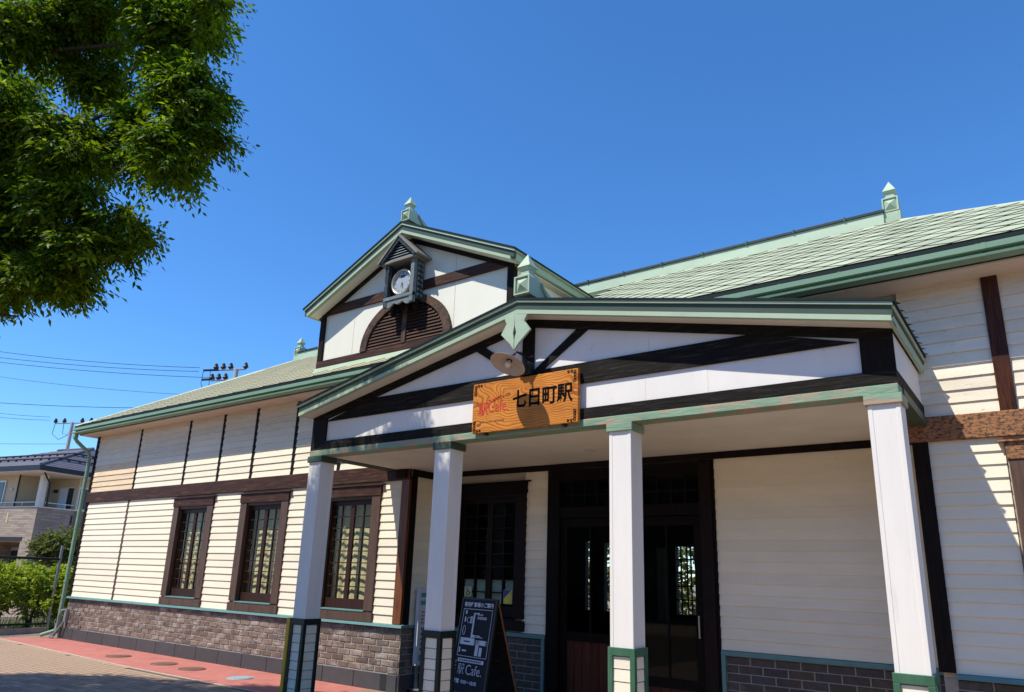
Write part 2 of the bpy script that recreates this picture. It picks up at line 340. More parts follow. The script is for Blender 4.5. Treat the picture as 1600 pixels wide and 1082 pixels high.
# ------------------------------------------------------------------ geometry helpers
class G:
    """collects shapes in world coordinates; becomes ONE mesh"""
    def __init__(self):
        self.v = []; self.f = []; self.mi = []
    def add(self, verts, faces, mi=0):
        o = len(self.v)
        self.v += [tuple(p) for p in verts]
        self.f += [tuple(i + o for i in fc) for fc in faces]
        self.mi += [mi] * len(faces)
        return self
    def box(self, x0, y0, z0, x1, y1, z1, mi=0):
        x0, x1 = sorted((x0, x1)); y0, y1 = sorted((y0, y1)); z0, z1 = sorted((z0, z1))
        v = [(x0, y0, z0), (x1, y0, z0), (x1, y1, z0), (x0, y1, z0), (x0, y0, z1), (x1, y0, z1), (x1, y1, z1), (x0, y1, z1)]
        f = [(0, 3, 2, 1), (4, 5, 6, 7), (0, 1, 5, 4), (1, 2, 6, 5), (2, 3, 7, 6), (3, 0, 4, 7)]
        return self.add(v, f, mi)
    def prism(self, poly, a0, a1, axis='Y', mi=0):
        """poly: outline in the plane across the axis; Y -> (x,z), X -> (y,z), Z -> (x,y)"""
        n = len(poly)
        def mk(p, a):
            return {'Y': (p[0], a, p[1]), 'X': (a, p[0], p[1]), 'Z': (p[0], p[1], a)}[axis]
        v = [mk(p, a0) for p in poly] + [mk(p, a1) for p in poly]
        f = [tuple(range(n)), tuple(range(2 * n - 1, n - 1, -1))]
        f += [(i, i + n, (i + 1) % n + n, (i + 1) % n) for i in range(n)]
        return self.add(v, f, mi)
    def hexa(self, bot, top, mi=0):
        v = list(bot) + list(top)
        n = len(bot)
        f = [tuple(range(n - 1, -1, -1)), tuple(range(n, 2 * n))] + [(i, (i + 1) % n, (i + 1) % n + n, i + n) for i in range(n)]
        return self.add(v, f, mi)
    def beam(self, p, q, w, d0, d1, mi=0):
        """timber in a plane of constant y: from p to q (x,z), width w, from y=d0 to y=d1"""
        p = Vector(p); q = Vector(q); t = (q - p).normalized(); n = Vector((-t.y, t.x)) * w / 2
        return self.prism([p - n, q - n, q + n, p + n], d0, d1, 'Y', mi)
    def tube(self, path, r, n=8, mi=0, cap=True):
        path = [Vector(p) for p in path]
        rs = r if isinstance(r, (list, tuple)) else [r] * len(path)
        rings = []
        prev = None
        for i, p in enumerate(path):
            d = (path[min(i + 1, len(path) - 1)] - path[max(i - 1, 0)]).normalized()
            a = prev if prev is not None else (Vector((0, 0, 1)) if abs(d.z) < 0.9 else Vector((1, 0, 0)))
            a = (a - d * a.dot(d))
            if a.length < 1e-6:
                a = d.orthogonal()
            a.normalize(); prev = a
            b = d.cross(a)
            rings.append([p + (a * math.cos(6.28318 * k / n) + b * math.sin(6.28318 * k / n)) * rs[i] for k in range(n)])
        v = [q for ring in rings for q in ring]
        f = []
        for i in range(len(path) - 1):
            for k in range(n):
                f.append((i * n + k, i * n + (k + 1) % n, (i + 1) * n + (k + 1) % n, (i + 1) * n + k))
        if cap:
            f.append(tuple(range(n - 1, -1, -1))); f.append(tuple((len(path) - 1) * n + k for k in range(n)))
        return self.add(v, f, mi)
    def lathe(self, c, axis, prof, n=20, mi=0):
        """prof: (radius, distance along axis)"""
        c = Vector(c); d = Vector(axis).normalized(); a = d.orthogonal().normalized(); b = d.cross(a)
        v = []; f = []
        for r, h in prof:
            for k in range(n):
                v.append(c + d * h + (a * math.cos(6.28318 * k / n) + b * math.sin(6.28318 * k / n)) * r)
        for i in range(len(prof) - 1):
            for k in range(n):
                f.append((i * n + k, i * n + (k + 1) % n, (i + 1) * n + (k + 1) % n, (i + 1) * n + k))
        return self.add(v, f, mi)
    def mesh(self, name, mats, origin=(0, 0, 0), smooth=False):
        me = bpy.data.meshes.new(name)
        ox, oy, oz = origin
        me.from_pydata([(x - ox, y - oy, z - oz) for x, y, z in self.v], [], self.f)
        for mm in mats:
            me.materials.append(mm)
        if len(mats) > 1:
            me.polygons.foreach_set('material_index', self.mi)
        import bmesh
        bm = bmesh.new(); bm.from_mesh(me)
        bmesh.ops.recalc_face_normals(bm, faces=bm.faces)
        bm.to_mesh(me); bm.free()
        if smooth:
            me.polygons.foreach_set('use_smooth', [True] * len(me.polygons))
        return me

def mats_of(k):
    return [M[x] for x in (k if isinstance(k, (list, tuple)) else [k])]

def thing(name, label, cat, loc=(0, 0, 0), group=None):
    o = bpy.data.objects.new(name, None)
    COL.objects.link(o)
    o.location = loc; o.empty_display_size = 0.2
    o['label'] = label; o['category'] = cat
    if group: o['group'] = group
    return o

def root_loc(o):
    while o.parent: o = o.parent
    return o.location

def part(name, g, mk, parent, label=None, kind=None, smooth=False, bevel=0):
    me = g.mesh(name, mats_of(mk), root_loc(parent), smooth)
    o = bpy.data.objects.new(name, me)
    COL.objects.link(o); o.parent = parent
    if label: o['label'] = label
    if kind: o['kind'] = kind
    if bevel:
        b = o.modifiers.new('edge', 'BEVEL'); b.width = bevel; b.segments = 1; b.limit_method = 'ANGLE'
    return o

def piece(name, me, loc, parent, scale=(1, 1, 1), rot=(0, 0, 0)):
    o = bpy.data.objects.new(name, me)
    COL.objects.link(o); o.parent = parent
    o.location = Vector(loc) - root_loc(parent)
    o.scale = scale; o.rotation_euler = rot
    return o

def single(name, g, mk, label=None, cat=None, group=None, kind=None, smooth=False, loc=None):
    xs = np.array(g.v)
    if loc is None:
        loc = (0, 0, 0) if kind else (float(xs[:, 0].mean()), float(xs[:, 1].mean()), float(xs[:, 2].min()))
    me = g.mesh(name, mats_of(mk), loc, smooth)
    o = bpy.data.objects.new(name, me); COL.objects.link(o); o.location = loc
    if label: o['label'] = label
    if cat: o['category'] = cat
    if group: o['group'] = group
    if kind: o['kind'] = kind
    return o

def text_geo(s, size, bold=0.0, sx=1.0, align='LEFT'):
    """letters as flat outlines in x,y (converted from a text curve); returns verts, faces"""
    cu = bpy.data.curves.new('lettering', 'FONT')
    cu.body = s; cu.size = size; cu.offset = bold; cu.align_x = align; cu.resolution_u = 3; cu.fill_mode = 'BOTH'; cu.extrude = 0.0
    ob = bpy.data.objects.new('lettering', cu); COL.objects.link(ob)
    dg = bpy.context.evaluated_depsgraph_get(); dg.update()
    me = ob.evaluated_get(dg).to_mesh()
    v = [(p.co.x * sx, p.co.y) for p in me.vertices]
    f = [tuple(p.vertices) for p in me.polygons]
    ob.evaluated_get(dg).to_mesh_clear()
    bpy.data.objects.remove(ob); bpy.data.curves.remove(cu)
    return v, f

def put_text(g, s, size, origin, ux, uy, bold=0.0, sx=1.0, align='LEFT', mi=0):
    v, f = text_geo(s, size, bold, sx, align)
    o = Vector(origin); ux = Vector(ux); uy = Vector(uy)
    g.add([o + ux * a + uy * b for a, b in v], f, mi)

# ------------------------------------------------------------------ ground
g = G()
g.box(-400, -400, -0.30, 400, 400, -0.012)
single('ground', g, 'asphalt', kind='structure')
plaza = bpy.data.objects.new('paved_plaza', None); COL.objects.link(plaza)
bpy.data.objects.remove(plaza)
g = G(); g.box(-19.4, -6, -0.05, -6.8, 6.60, -0.004)
plaza = single('paved_plaza', g, 'sand', kind='structure')
g = G(); g.add([(-18.9, 6.94, 0.0), (-12.4, 6.62, 0.0), (-8.3, 6.62, 0.0), (-8.3, 7.92, 0.0), (-18.35, 7.92, 0.0), (-18.9, 7.3, 0.0)], [(0, 1, 2, 3, 4, 5)])
single('red_pavement', g, 'red_floor', kind='structure')
g = G(); g.box(-8.3, 6.62, -0.05, 6, 8.40, 0.0); single('porch_pavement', g, 'porch_floor', kind='structure')
g = G(); g.hexa([(-18.95, 6.90, -.02), (-12.4, 6.58, -.02), (-8.3, 6.58, -.02), (6, 6.58, -.02), (6, 6.62, -.02), (-8.3, 6.62, -.02), (-12.4, 6.62, -.02), (-18.9, 6.94, -.02)],
                [(-18.95, 6.90, .004), (-12.4, 6.58, .004), (-8.3, 6.58, .004), (6, 6.58, .004), (6, 6.62, .004), (-8.3, 6.62, .004), (-12.4, 6.62, .004), (-18.9, 6.94, .004)])
single('kerb_strip', g, 'kerb', kind='structure')
# pavers: running bond, 0.23 x 0.115, the ones seen best as objects, the rest of the visible strip in one mesh
pg = G(); a = 0.004
pg.hexa([(-.111, -.054, 0), (.111, -.054, 0), (.111, .054, 0), (-.111, .054, 0)], [(-.107, -.050, a + .004), (.107, -.050, a + .004), (.107, .050, a + .004), (-.107, .050, a + .004)])
paver_me = pg.mesh('paver', [M['paver']])
spots = []
for j in range(120):
    y = 6.52 - j * 0.115
    if y < -2: break
    for i in range(60):
        x = -18.9 + (i + 0.5 * (j % 2)) * 0.23
        ymax = 6.52 + max(0, (-12.4 - x)) * 0.049
        yy = y + 0.35
        if yy < ymax and -19.3 < x < -7.0:
            spots.append((x, yy))
def in_view(x, y, z=0):
    d = Vector((x, y, z - 1.6)); dz = d.dot(fwd)
    if dz < 0.3: return None
    return (800 + 1127.6 * d.dot(right) / dz, 589.8 - 1127.6 * d.dot(up) / dz, dz)
vis = []
rest = G()
for x, y in spots:
    p = in_view(x, y)
    if p and -30 < p[0] < 700 and 900 < p[1] < 1100:
        vis.append((p[2], x, y))
    elif y > 2.5:
        rest.add([(x - .109, y - .052, .004), (x + .109, y - .052, .004), (x + .109, y + .052, .004), (x - .109, y + .052, .004)], [(0, 1, 2, 3)])
vis.sort()
for k, (d, x, y) in enumerate(vis):
    if k < 290:
        piece('paver', paver_me, (x, y, -0.003 + random.uniform(-.0015, .0015)), plaza, rot=(random.uniform(-.008, .008), random.uniform(-.008, .008), 0))
    else:
        rest.add([(x - .109, y - .052, .004), (x + .109, y - .052, .004), (x + .109, y + .052, .004), (x - .109, y + .052, .004)], [(0, 1, 2, 3)])
part('paver_field', rest, 'paver', plaza, kind='stuff')

# ------------------------------------------------------------------ station building
YW = 7.94          # face of the long wall
YR = 8.49          # face of the wall set back in the porch
XL, XC, XD, XR = -18.22, -7.74, -0.95, 2.05
st = thing('station_building', 'long cream clapboard station with brick base, brown timbers and green hipped roof', 'building', (-8.1, 11.0, 0))

def board_mesh(name, mk, h, lap=0.018):
    b = G()
    prof = [(-0.024, 0.0), (-0.007, 0.0), (-0.0005, h + lap), (-0.0065, h + lap)]
    b.prism(prof, 0, 1, 'X')
    return b.mesh(name, [M[mk]])
def board_rows(parent, mk, x0, x1, z0, z1, n, y, side=None, pick=None):
    """n lapped boards; side='X' : on a wall facing +x at x=y, running in y from x0 to x1"""
    h = (z1 - z0) / n
    key = (mk, round(h, 4))
    for i in range(n):
        mk2 = pick(i) if pick else mk
        k2 = (mk2, round(h, 4))
        if k2 not in BM: BM[k2] = board_mesh('siding_board', mk2, h)
        z = z0 + i * h
        lap_fix = 1.0 if i < n - 1 else h / (h + 0.018)
        if side is None:
            piece('siding_board', BM[k2], (x0, y + random.uniform(-.0012, .0012), z), parent, (x1 - x0, 1, lap_fix))
        else:
            piece('siding_board', BM[k2], (y, x0, z), parent, (x1 - x0, 1, lap_fix), (0, 0, R(90)))
BM = {}

# backing walls
g = G()
def wall_with_holes(g, x0, x1, z0, z1, y0, y1, holes):
    xs = x0
    for hx0, hx1, hz0, hz1 in sorted(holes):
        g.box(xs, y0, z0, hx0, y1, z1)
        if hz0 > z0: g.box(hx0, y0, z0, hx1, y1, hz0)
        if hz1 < z1: g.box(hx0, y0, hz1, hx1, y1, z1)
        xs = hx1
    g.box(xs, y0, z0, x1, y1, z1)
WIN = [-13.605, -11.310, -9.030]
wall_with_holes(g, XL, XC, 0.0, 4.70, 7.945, 8.10, [(c - .53, c + .53, 1.07, 2.75) for c in WIN])
g.box(XC - .16, 8.1, 0, XC, YR + .1, 4.70)                       # return into the porch
wall_with_holes(g, XC, XD, 0.0, 3.6, YR + .005, YR + .13, [(-6.65 - .53, -6.65 + .53, 1.07, 2.75), (-5.58, -3.22, 0.0, 3.06)])
g.box(XC, 7.96, 3.3, XD, 8.48, 4.70)                              # wall above the porch
g.box(XD, 8.1, 0, XD + .16, YR + .1, 4.70)
wall_with_holes(g, XD, XR, 0, 4.70, 7.945, 8.10, [(-.05, 1.0, 1.07, 2.75)])
part('wall_sheathing', g, 'wallback', st)
g = G()
g.box(XL, 8.11, 0, XL + .14, 14.2, 4.7); g.box(XR - .14, 8.11, 0, XR, 14.2, 4.7)
wall_with_holes(g, XL, XR, 0, 4.7, 14.2, 14.34, [(-8.37, -8.20, 1.0, 2.45), (-7.90, -7.70, 1.0, 2.42), (-6.25, -5.80, 1.02, 2.34)])
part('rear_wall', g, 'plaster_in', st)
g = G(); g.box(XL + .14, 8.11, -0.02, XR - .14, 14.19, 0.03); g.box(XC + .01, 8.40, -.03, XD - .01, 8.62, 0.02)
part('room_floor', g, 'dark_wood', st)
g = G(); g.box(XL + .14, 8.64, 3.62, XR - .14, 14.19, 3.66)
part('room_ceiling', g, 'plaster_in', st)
g = G()
for x in (-6.13, -6.0, -5.92): g.box(x - .012, 14.185, 1.02, x + .012, 14.215, 2.34)
for z in (1.3, 1.56, 1.82, 2.08): g.box(-6.25, 14.187, z - .012, -5.80, 14.213, z + .012)
part('rear_window_bars', g, 'dark_wood', st)
g = G(); g.box(-6.62, 14.1, 0.9, -6.44, 14.16, 2.30)
part('rear_door_leaf', g, 'sign_white', st)

# siding
sid = part('siding_wall', G().box(XL + .2, 7.9455, 4.68, XR - .2, 7.95, 4.70), 'siding', st)
BEAM_B, BEAM_T = 3.0, 3.24
lower = [(XL + .10, -16.28), (-16.19, WIN[0] - .695), (WIN[0] + .695, WIN[1] - .695), (WIN[1] + .695, WIN[2] - .695), (WIN[2] + .695, -7.90)]
for x0, x1 in lower:
    board_rows(sid, 'siding', x0, x1, 0.912, BEAM_B, 17, 7.945)
BAT = [-16.165, -14.175, -12.946, -11.86, -10.647, -9.42, -8.66]
edges = [XL + .10] + sum([[b - .045, b + .045] for b in BAT], []) + [XC - .02]
for k in range(0, len(edges), 2):
    def pk(i, k=k):
        if k == 0: return 'siding_stain' if i < 5 else 'siding_old'
        if k == 2: return 'siding_old' if i > 4 else 'siding'
        return 'siding_old' if i > 6 else 'siding'
    board_rows(sid, 'siding', edges[k], edges[k + 1], BEAM_T, 4.60, 11, 7.945, pick=pk)
board_rows(sid, 'siding', XD + .10, -.24, 0.912, BEAM_B, 17, 7.945)
board_rows(sid, 'siding_old', XD - .02, -.228, BEAM_T, 4.60, 11, 7.945, pick=lambda i: 'siding_old')
board_rows(sid, 'siding_old', -.095, XR - .1, BEAM_T, 4.60, 11, 7.945, pick=lambda i: 'siding_old')
board_rows(sid, 'siding', 8.03, YR, 0.90, 3.08, 18, XC, side='X')
board_rows(sid, 'siding', XC + .03, -6.65 - .66, 0.90, 3.08, 18, YR)
board_rows(sid, 'siding', -6.65 + .66, -5.59, 0.90, 3.08, 18, YR)
board_rows(sid, 'siding', -3.20, XD, 0.90, 3.08, 18, YR)

# brick base
bb = part('brick_base', G().box(XL + .01, 7.937, .236, XC - .005, 7.944, .868).box(XC - .006, 7.937, .236, XC + .006, YR, .868), 'mortar', st)
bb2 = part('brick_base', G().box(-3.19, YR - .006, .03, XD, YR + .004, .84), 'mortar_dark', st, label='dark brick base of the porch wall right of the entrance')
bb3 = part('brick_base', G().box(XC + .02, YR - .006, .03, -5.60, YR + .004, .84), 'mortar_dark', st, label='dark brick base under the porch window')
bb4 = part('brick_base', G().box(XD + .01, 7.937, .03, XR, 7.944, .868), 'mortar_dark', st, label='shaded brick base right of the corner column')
def brick_mesh(mk, seed):
    r = random.Random(seed); b = G()
    w, h, d = .128, .0395, .009
    j = lambda s: r.uniform(-s, s)
    bot = [(-w, 0, -h), (w, 0, -h), (w, 0, h), (-w, 0, h)]
    top = [(-w + .006 + j(.003), -d + j(.004), -h + .006 + j(.003)), (w - .006 + j(.003), -d + j(.004), -h + .006 + j(.003)),
           (w - .006 + j(.003), -d + j(.004), h - .006 + j(.003)), (-w + .006 + j(.003), -d + j(.004), h - .006 + j(.003))]
    b.hexa(bot, top)
    return b.mesh('brick', [M[mk]])
BRK = [brick_mesh('brick', s) for s in range(6)]
BRKD = [brick_mesh('brick_dark', s + 10) for s in range(6)]
cnt = 0
far = G()
def brick_wall(parent, meshes, x0, x1, z0, z1, rows, y, side=None, clip=None):
    ph = (z1 - z0) / rows
    for r_ in range(rows):
        z = z0 + (r_ + .5) * ph
        x = x0 - (.135 if r_ % 2 else 0)
        while x < x1:
            a_, b_ = max(x, x0), min(x + .27, x1)
            if b_ - a_ > .05:
                c = (a_ + b_) / 2; sx = (b_ - a_) / .27
                loc = (c, y, z) if side is None else (y, c, z)
                if clip and clip(c):
                    w = (b_ - a_) / 2 - .007
                    far.hexa([(c - w, y, z - .0385), (c + w, y, z - .0385), (c + w, y, z + .0385), (c - w, y, z + .0385)],
                             [(c - w + .005, y - .014, z - .034), (c + w - .005, y - .014, z - .034), (c + w - .005, y - .014, z + .034), (c - w + .005, y - .014, z + .034)])
                else:
                    piece('brick', random.choice(meshes), loc, parent, (sx, 1, ph / .09), (0, 0, 0) if side is None else (0, 0, R(90)))
            x += .27
brick_wall(bb, BRK, XL + .01, XC, .24, .866, 7, 7.936, clip=lambda c: c < -17.4)
brick_wall(bb, BRK, 7.93, YR - .02, .24, .866, 7, XC + .006, side='X')
part('far_bricks', far, 'brick', st, kind='stuff')
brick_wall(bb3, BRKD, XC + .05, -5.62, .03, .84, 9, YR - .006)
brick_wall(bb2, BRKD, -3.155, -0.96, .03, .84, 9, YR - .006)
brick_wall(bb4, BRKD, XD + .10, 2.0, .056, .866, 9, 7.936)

# skirting tiles
sk = part('skirting', G().box(XL, 7.934, 0, XC + .01, 7.943, .238).box(XC - .004, 7.934, 0, XC + .012, YR, .238), 'grout', st)
tg = G(); tg.hexa([(-.345, 0, 0), (.345, 0, 0), (.345, 0, .226), (-.345, 0, .226)], [(-.343, -.014, .002), (.343, -.014, .002), (.343, -.014, .224), (-.343, -.014, .224)])
tile_me = tg.mesh('skirting_tile', [M['tile']])
x = -17.73 - .35
for k in range(15):
    piece('skirting_tile', tile_me, (x, 7.933, .002), sk)
    x += .70
    if x > XC - .2: break
piece('skirting_tile', tile_me, (XC - .17, 7.933, .002), sk, (.46, 1, 1))
piece('skirting_tile', tile_me, (XC + .013, 8.20, .002), sk, (.76, 1, 1), (0, 0, R(90)))

# sills, posts, battens, beams
g = G(); g.prism([(7.872, .868), (7.945, .868), (7.945, .912), (7.885, .905)], XL - .02, XC + .06, 'X')
g.prism([(XC + .06, .868), (XC, .868), (XC, .908), (XC + .055, .902)], 7.945, YR, 'Y')
g.prism([(YR - .045, .845), (YR, .845), (YR, .90), (YR - .04, .893)], XC + .06, -5.60, 'X')
g.prism([(YR - .045, .845), (YR, .845), (YR, .90), (YR - .04, .893)], -3.20, XD - .002, 'X')
g.box(-3.20, YR - .043, .03, -3.155, YR, .844); g.box(-5.655, YR - .043, .03, -5.61, YR, .844)
g.prism([(7.872, .868), (7.945, .868), (7.945, .912), (7.885, .905)], XD + .11, XR, 'X')
part('sill_band', g, 'teal', st)
part('corner_post', G().box(XL - .01, 7.912, .914, XL + .10, 7.955, 4.60), 'black_post', st)
g = G(); g.box(-7.895, 7.905, .916, XC + .004, 7.955, 3.0)
part('corner_post', g, 'red_wood', st, label='varnished red corner post beside the porch')
part('corner_post', G().box(XC - .012, 7.955, .912, XC + .03, 8.06, 3.06), 'black_post', st)
part('corner_post', G().box(XD - .03, 7.90, .915, XD + .105, 7.955, 2.998), 'black_post', st)
for b in BAT:
    part('batten', G().box(b - .05, 7.931, BEAM_T, b + .05, 7.95, 4.60), 'black_post', st)
part('batten', G().box(-16.285, 7.932, .914, -16.185, 7.95, BEAM_B), 'brown_case', st)
part('batten', G().box(-.229, 7.905, BEAM_T + .002, -.092, 7.95, 4.60), 'batten_red', st, label='red brown vertical batten right of the porch')
part('cross_beam', G().box(XL - .012, 7.897, BEAM_B, XC + .01, 7.95, BEAM_T), 'brown_wood', st, bevel=.006)
part('cross_beam', G().box(XD - .05, 7.893, BEAM_B, XR, 7.95, BEAM_T), 'worn_wood', st, label='weathered orange cross beam with black specks', bevel=.006)

# windows
def window(xc, y, case, sash, head, sill_m, curtain=True, label=None):
    yo = y - 7.94
    Y = lambda v: v + yo
    g = G()
    hw, cw = .695, .185
    g.box(xc - hw, Y(7.90), 1.072, xc - hw + cw, Y(7.955), 2.788); g.box(xc + hw - cw, Y(7.90), 1.072, xc + hw, Y(7.955), 2.788)
    g.box(xc - hw - .012, Y(7.893), .914, xc + hw + .012, Y(7.955), 1.050)
    g.box(xc - hw + cw - .002, Y(7.925), 2.740, xc + hw - cw + .002, Y(8.03), 2.789)
    for s in (-1, 1): g.box(xc + s * .512, Y(7.957), 1.08, xc + s * .531, Y(8.09), 2.739)
    w = part('window', g, case, st, label=label)
    part('head_board', G().box(xc - hw - .012, Y(7.888), 2.790, xc + hw + .012, Y(7.955), 2.945)
         .prism([(Y(7.865), 2.947), (Y(7.95), 2.947), (Y(7.95), 2.968), (Y(7.868), 2.962)], xc - hw - .065, xc + hw + .065, 'X'), head, w)
    part('window_sill', G().prism([(Y(7.885), 1.052), (Y(8.06), 1.052), (Y(8.06), 1.078), (Y(7.885), 1.068)], xc - hw + cw - .01, xc + hw - cw + .01, 'X'), sill_m, w)
    for s in (-1, 1):
        g = G()
        a_, b_ = (xc - .515, xc - .004) if s < 0 else (xc + .004, xc + .515)
        yy0, yy1 = (Y(7.985), Y(8.02)) if s < 0 else (Y(7.978), Y(8.013))
        g.box(a_, yy0, 1.085, a_ + .045, yy1, 2.742); g.box(b_ - .045, yy0, 1.085, b_, yy1, 2.742)
        g.box(a_ + .045, yy0, 2.665, b_ - .045, yy1, 2.742); g.box(a_ + .045, yy0, 1.085, b_ - .045, yy1, 1.225)
        gx0, gx1 = a_ + .045, b_ - .045
        mid = (gx0 + gx1) / 2
        g.box(mid - .008, yy0 + .004, 1.225, mid + .008, yy1 - .004, 2.665)
        for r_ in range(1, 8):
            z = 1.225 + r_ * .18
            g.box(gx0, yy0 + .0055, z - .008, mid - .008, yy1 - .0055, z + .008); g.box(mid + .008, yy0 + .0055, z - .008, gx1, yy1 - .0055, z + .008)
        part('sash', g, sash, w)
        wpx = (mid - gx0) - .008
        if 'pane' not in BM:
            BM['pane'] = G().box(-.5, -.0015, 0, .5, .0015, .164).mesh('pane', [M['glass']])
        for r_ in range(8):
            for q in range(2):
                cx = gx0 + wpx / 2 if q == 0 else mid + .008 + wpx / 2
                piece('pane', BM['pane'], (cx, (yy0 + yy1) / 2, 1.233 + r_ * .18), w, (wpx, 1, 1), (random.uniform(-.004, .004), 0, random.uniform(-.006, .006)))
    if curtain:
        g = G(); n = 22
        v = []; f = []
        for k in range(n + 1):
            xx = xc - .525 + 1.05 * k / n
            yy = Y(8.145) + .012 * math.sin(k * 1.9 + xc) + .008 * math.sin(k * 4.1)
            v += [(xx, yy, 1.12), (xx, yy, 2.72)]
        f = [(2 * k, 2 * k + 2, 2 * k + 3, 2 * k + 1) for k in range(n)]
        g.add(v, f)
        part('curtain', g, 'cream_cloth', w)
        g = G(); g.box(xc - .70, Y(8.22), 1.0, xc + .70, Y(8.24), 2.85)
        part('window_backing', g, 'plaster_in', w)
    return w
window(WIN[0], 7.94, 'brown_case', 'sash_wood', 'brown_wood', 'teal', label='first window from the far end of the station')
window(WIN[1], 7.94, 'brown_case', 'sash_wood', 'brown_wood', 'teal', label='middle window of the long wall')
window(WIN[2], 7.94, 'brown_case', 'sash_wood', 'brown_wood', 'teal', label='window nearest the porch on the sunlit wall')
window(.475, 7.94, 'brown_case', 'sash_wood', 'worn_wood', 'teal', curtain=False, label='window right of the porch under a weathered orange head board')
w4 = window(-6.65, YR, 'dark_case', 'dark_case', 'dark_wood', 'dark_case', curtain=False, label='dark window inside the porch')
g = G()
for dx in (-.38, -.145, .13, .375): g.box(-6.65 + dx - .10, YR + .10, 1.25, -6.65 + dx + .09, YR + .104, 1.585)
part('frosted_film', g, 'pale_frost', w4)

# entrance doors in the porch
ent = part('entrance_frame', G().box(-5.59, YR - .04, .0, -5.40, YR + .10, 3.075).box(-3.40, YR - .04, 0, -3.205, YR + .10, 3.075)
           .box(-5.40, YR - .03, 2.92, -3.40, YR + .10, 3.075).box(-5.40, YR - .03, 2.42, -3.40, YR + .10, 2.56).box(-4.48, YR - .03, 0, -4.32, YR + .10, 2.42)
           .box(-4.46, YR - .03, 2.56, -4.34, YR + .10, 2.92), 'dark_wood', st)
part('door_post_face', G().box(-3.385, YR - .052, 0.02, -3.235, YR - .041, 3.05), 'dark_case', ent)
g = G()
for x0, x1 in ((-5.40, -4.46), (-4.34, -3.40)):
    for k in range(1, 5):
        xx = x0 + (x1 - x0) * k / 5
        g.box(xx - .012, YR, 2.562, xx + .012, YR + .03, 2.918)
    g.box(x0, YR + .002, 2.715, x1, YR + .028, 2.735)
part('transom_bars', g, 'dark_wood', ent)
tp = G().box(-.5, -.0015, -.5, .5, .0015, .5).mesh('pane', [M['glass']])
for x0, x1 in ((-5.40, -4.46), (-4.34, -3.40)):
    for k in range(5):
        wv = (x1 - x0) / 5
        for zz, hh in ((2.637, .15), (2.826, .18)):
            piece('pane', tp, (x0 + (k + .5) * wv, YR + .015, zz), ent, (wv - .024, 1, hh))
# left leaf shut: glass above plank panel; right leaf shut, mostly glass
for x0, x1, zp, hn in ((-5.39, -4.49, .93, .86), (-4.31, -3.41, .50, .86)):
    g = G()
    g.box(x0, YR + .01, .03, x0 + .09, YR + .05, 2.41); g.box(x1 - .09, YR + .01, .03, x1, YR + .05, 2.41)
    g.box(x0 + .09, YR + .01, 2.30, x1 - .09, YR + .05, 2.41); g.box(x0 + .09, YR + .01, zp - .08, x1 - .09, YR + .05, zp + .03); g.box(x0 + .09, YR + .01, .03, x1 - .09, YR + .05, .14)
    g.box((x0 + x1) / 2 - .012, YR + .016, zp + .03, (x0 + x1) / 2 + .012, YR + .044, 2.30)
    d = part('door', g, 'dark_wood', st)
    npl = 6; wv = (x1 - x0 - .18) / npl
    pm = G().hexa([(-.5, 0, 0), (.5, 0, 0), (.5, 0, 1), (-.5, 0, 1)], [(-.46, -.012, 0.0), (.46, -.012, 0.0), (.46, -.012, 1), (-.46, -.012, 1)]).mesh('door_plank', [M['door_panel']])
    for k in range(npl):
        piece('door_plank', pm, (x0 + .09 + (k + .5) * wv, YR + .040, .141), d, (wv - .003, 1, zp - .08 - .143))
    for q in (0, 1):
        piece('pane', tp, (x0 + .09 + (x1 - x0 - .18) * (.25 + .5 * q), YR + .03, (zp + .03 + 2.30) / 2), d, ((x1 - x0 - .18) / 2 - .024, 1, 2.27 - zp))
    part('handle', G().tube([(x1 - .045, YR - .02, 1.0), (x1 - .045, YR - .02, 1.25)], .011).box(x1 - .05, YR - .02, 1.005, x1 - .04, YR + .012, 1.02).box(x1 - .05, YR - .02, 1.23, x1 - .04, YR + .012, 1.245), 'brass', d)

# main roof: hipped
EY, EZ, RY, RZ = 7.50, 4.80, 11.07, 6.88
EXL, EXR, RXL, RXR = -18.50, 2.75, -15.05, -1.27
SL = (RZ - EZ) / (RY - EY)
BY = 2 * RY - EY
A, B, C_, D = (EXL, EY, EZ), (EXR, EY, EZ), (EXR, BY, EZ), (EXL, BY, EZ)
P1, P2 = (RXL, RY, RZ), (RXR, RY, RZ)
def dn(p, d=.012): return (p[0], p[1], p[2] - d)
g = G()
top = [A, B, C_, D, P1, P2]
lo = [(p[0], p[1], p[2] - .06) for p in top]
g.add([dn(p) for p in top] + lo, [(0, 1, 5, 4), (1, 2, 5), (2, 3, 4, 5), (3, 0, 4), (6, 10, 11, 7), (7, 11, 8), (8, 11, 10, 9), (9, 10, 6), (0, 6, 7, 1), (1, 7, 8, 2), (2, 8, 9, 3), (3, 9, 6, 0)])
roof = part('roof', g, 'roof_deck', st)
part('roof_side_slope', G().add([(EXR, EY, EZ + .004), (EXR, BY, EZ + .004), (RXR, RY, RZ + .004)], [(0, 1, 2)]).add([(EXL, EY, EZ + .004), (EXL, BY, EZ + .004), (RXL, RY, RZ + .004)], [(0, 2, 1)])
     .add([(EXR, BY, EZ + .004), (EXL, BY, EZ + .004), (RXL, RY, RZ + .004), (RXR, RY, RZ + .004)], [(0, 1, 2, 3)]), 'shingle', roof)
phi = math.atan(SL); cp, sp = math.cos(phi), math.sin(phi)
SLEN = (RY - EY) / cp
hd = .235
sh = G()
q = hd * .985
rim = [(-q, 0), (-.008, -q + .008), (.008, -q + .008), (q, 0), (.02, q), (-.02, q)]
def lift(p): return .011 - .007 * (p[1] / hd)
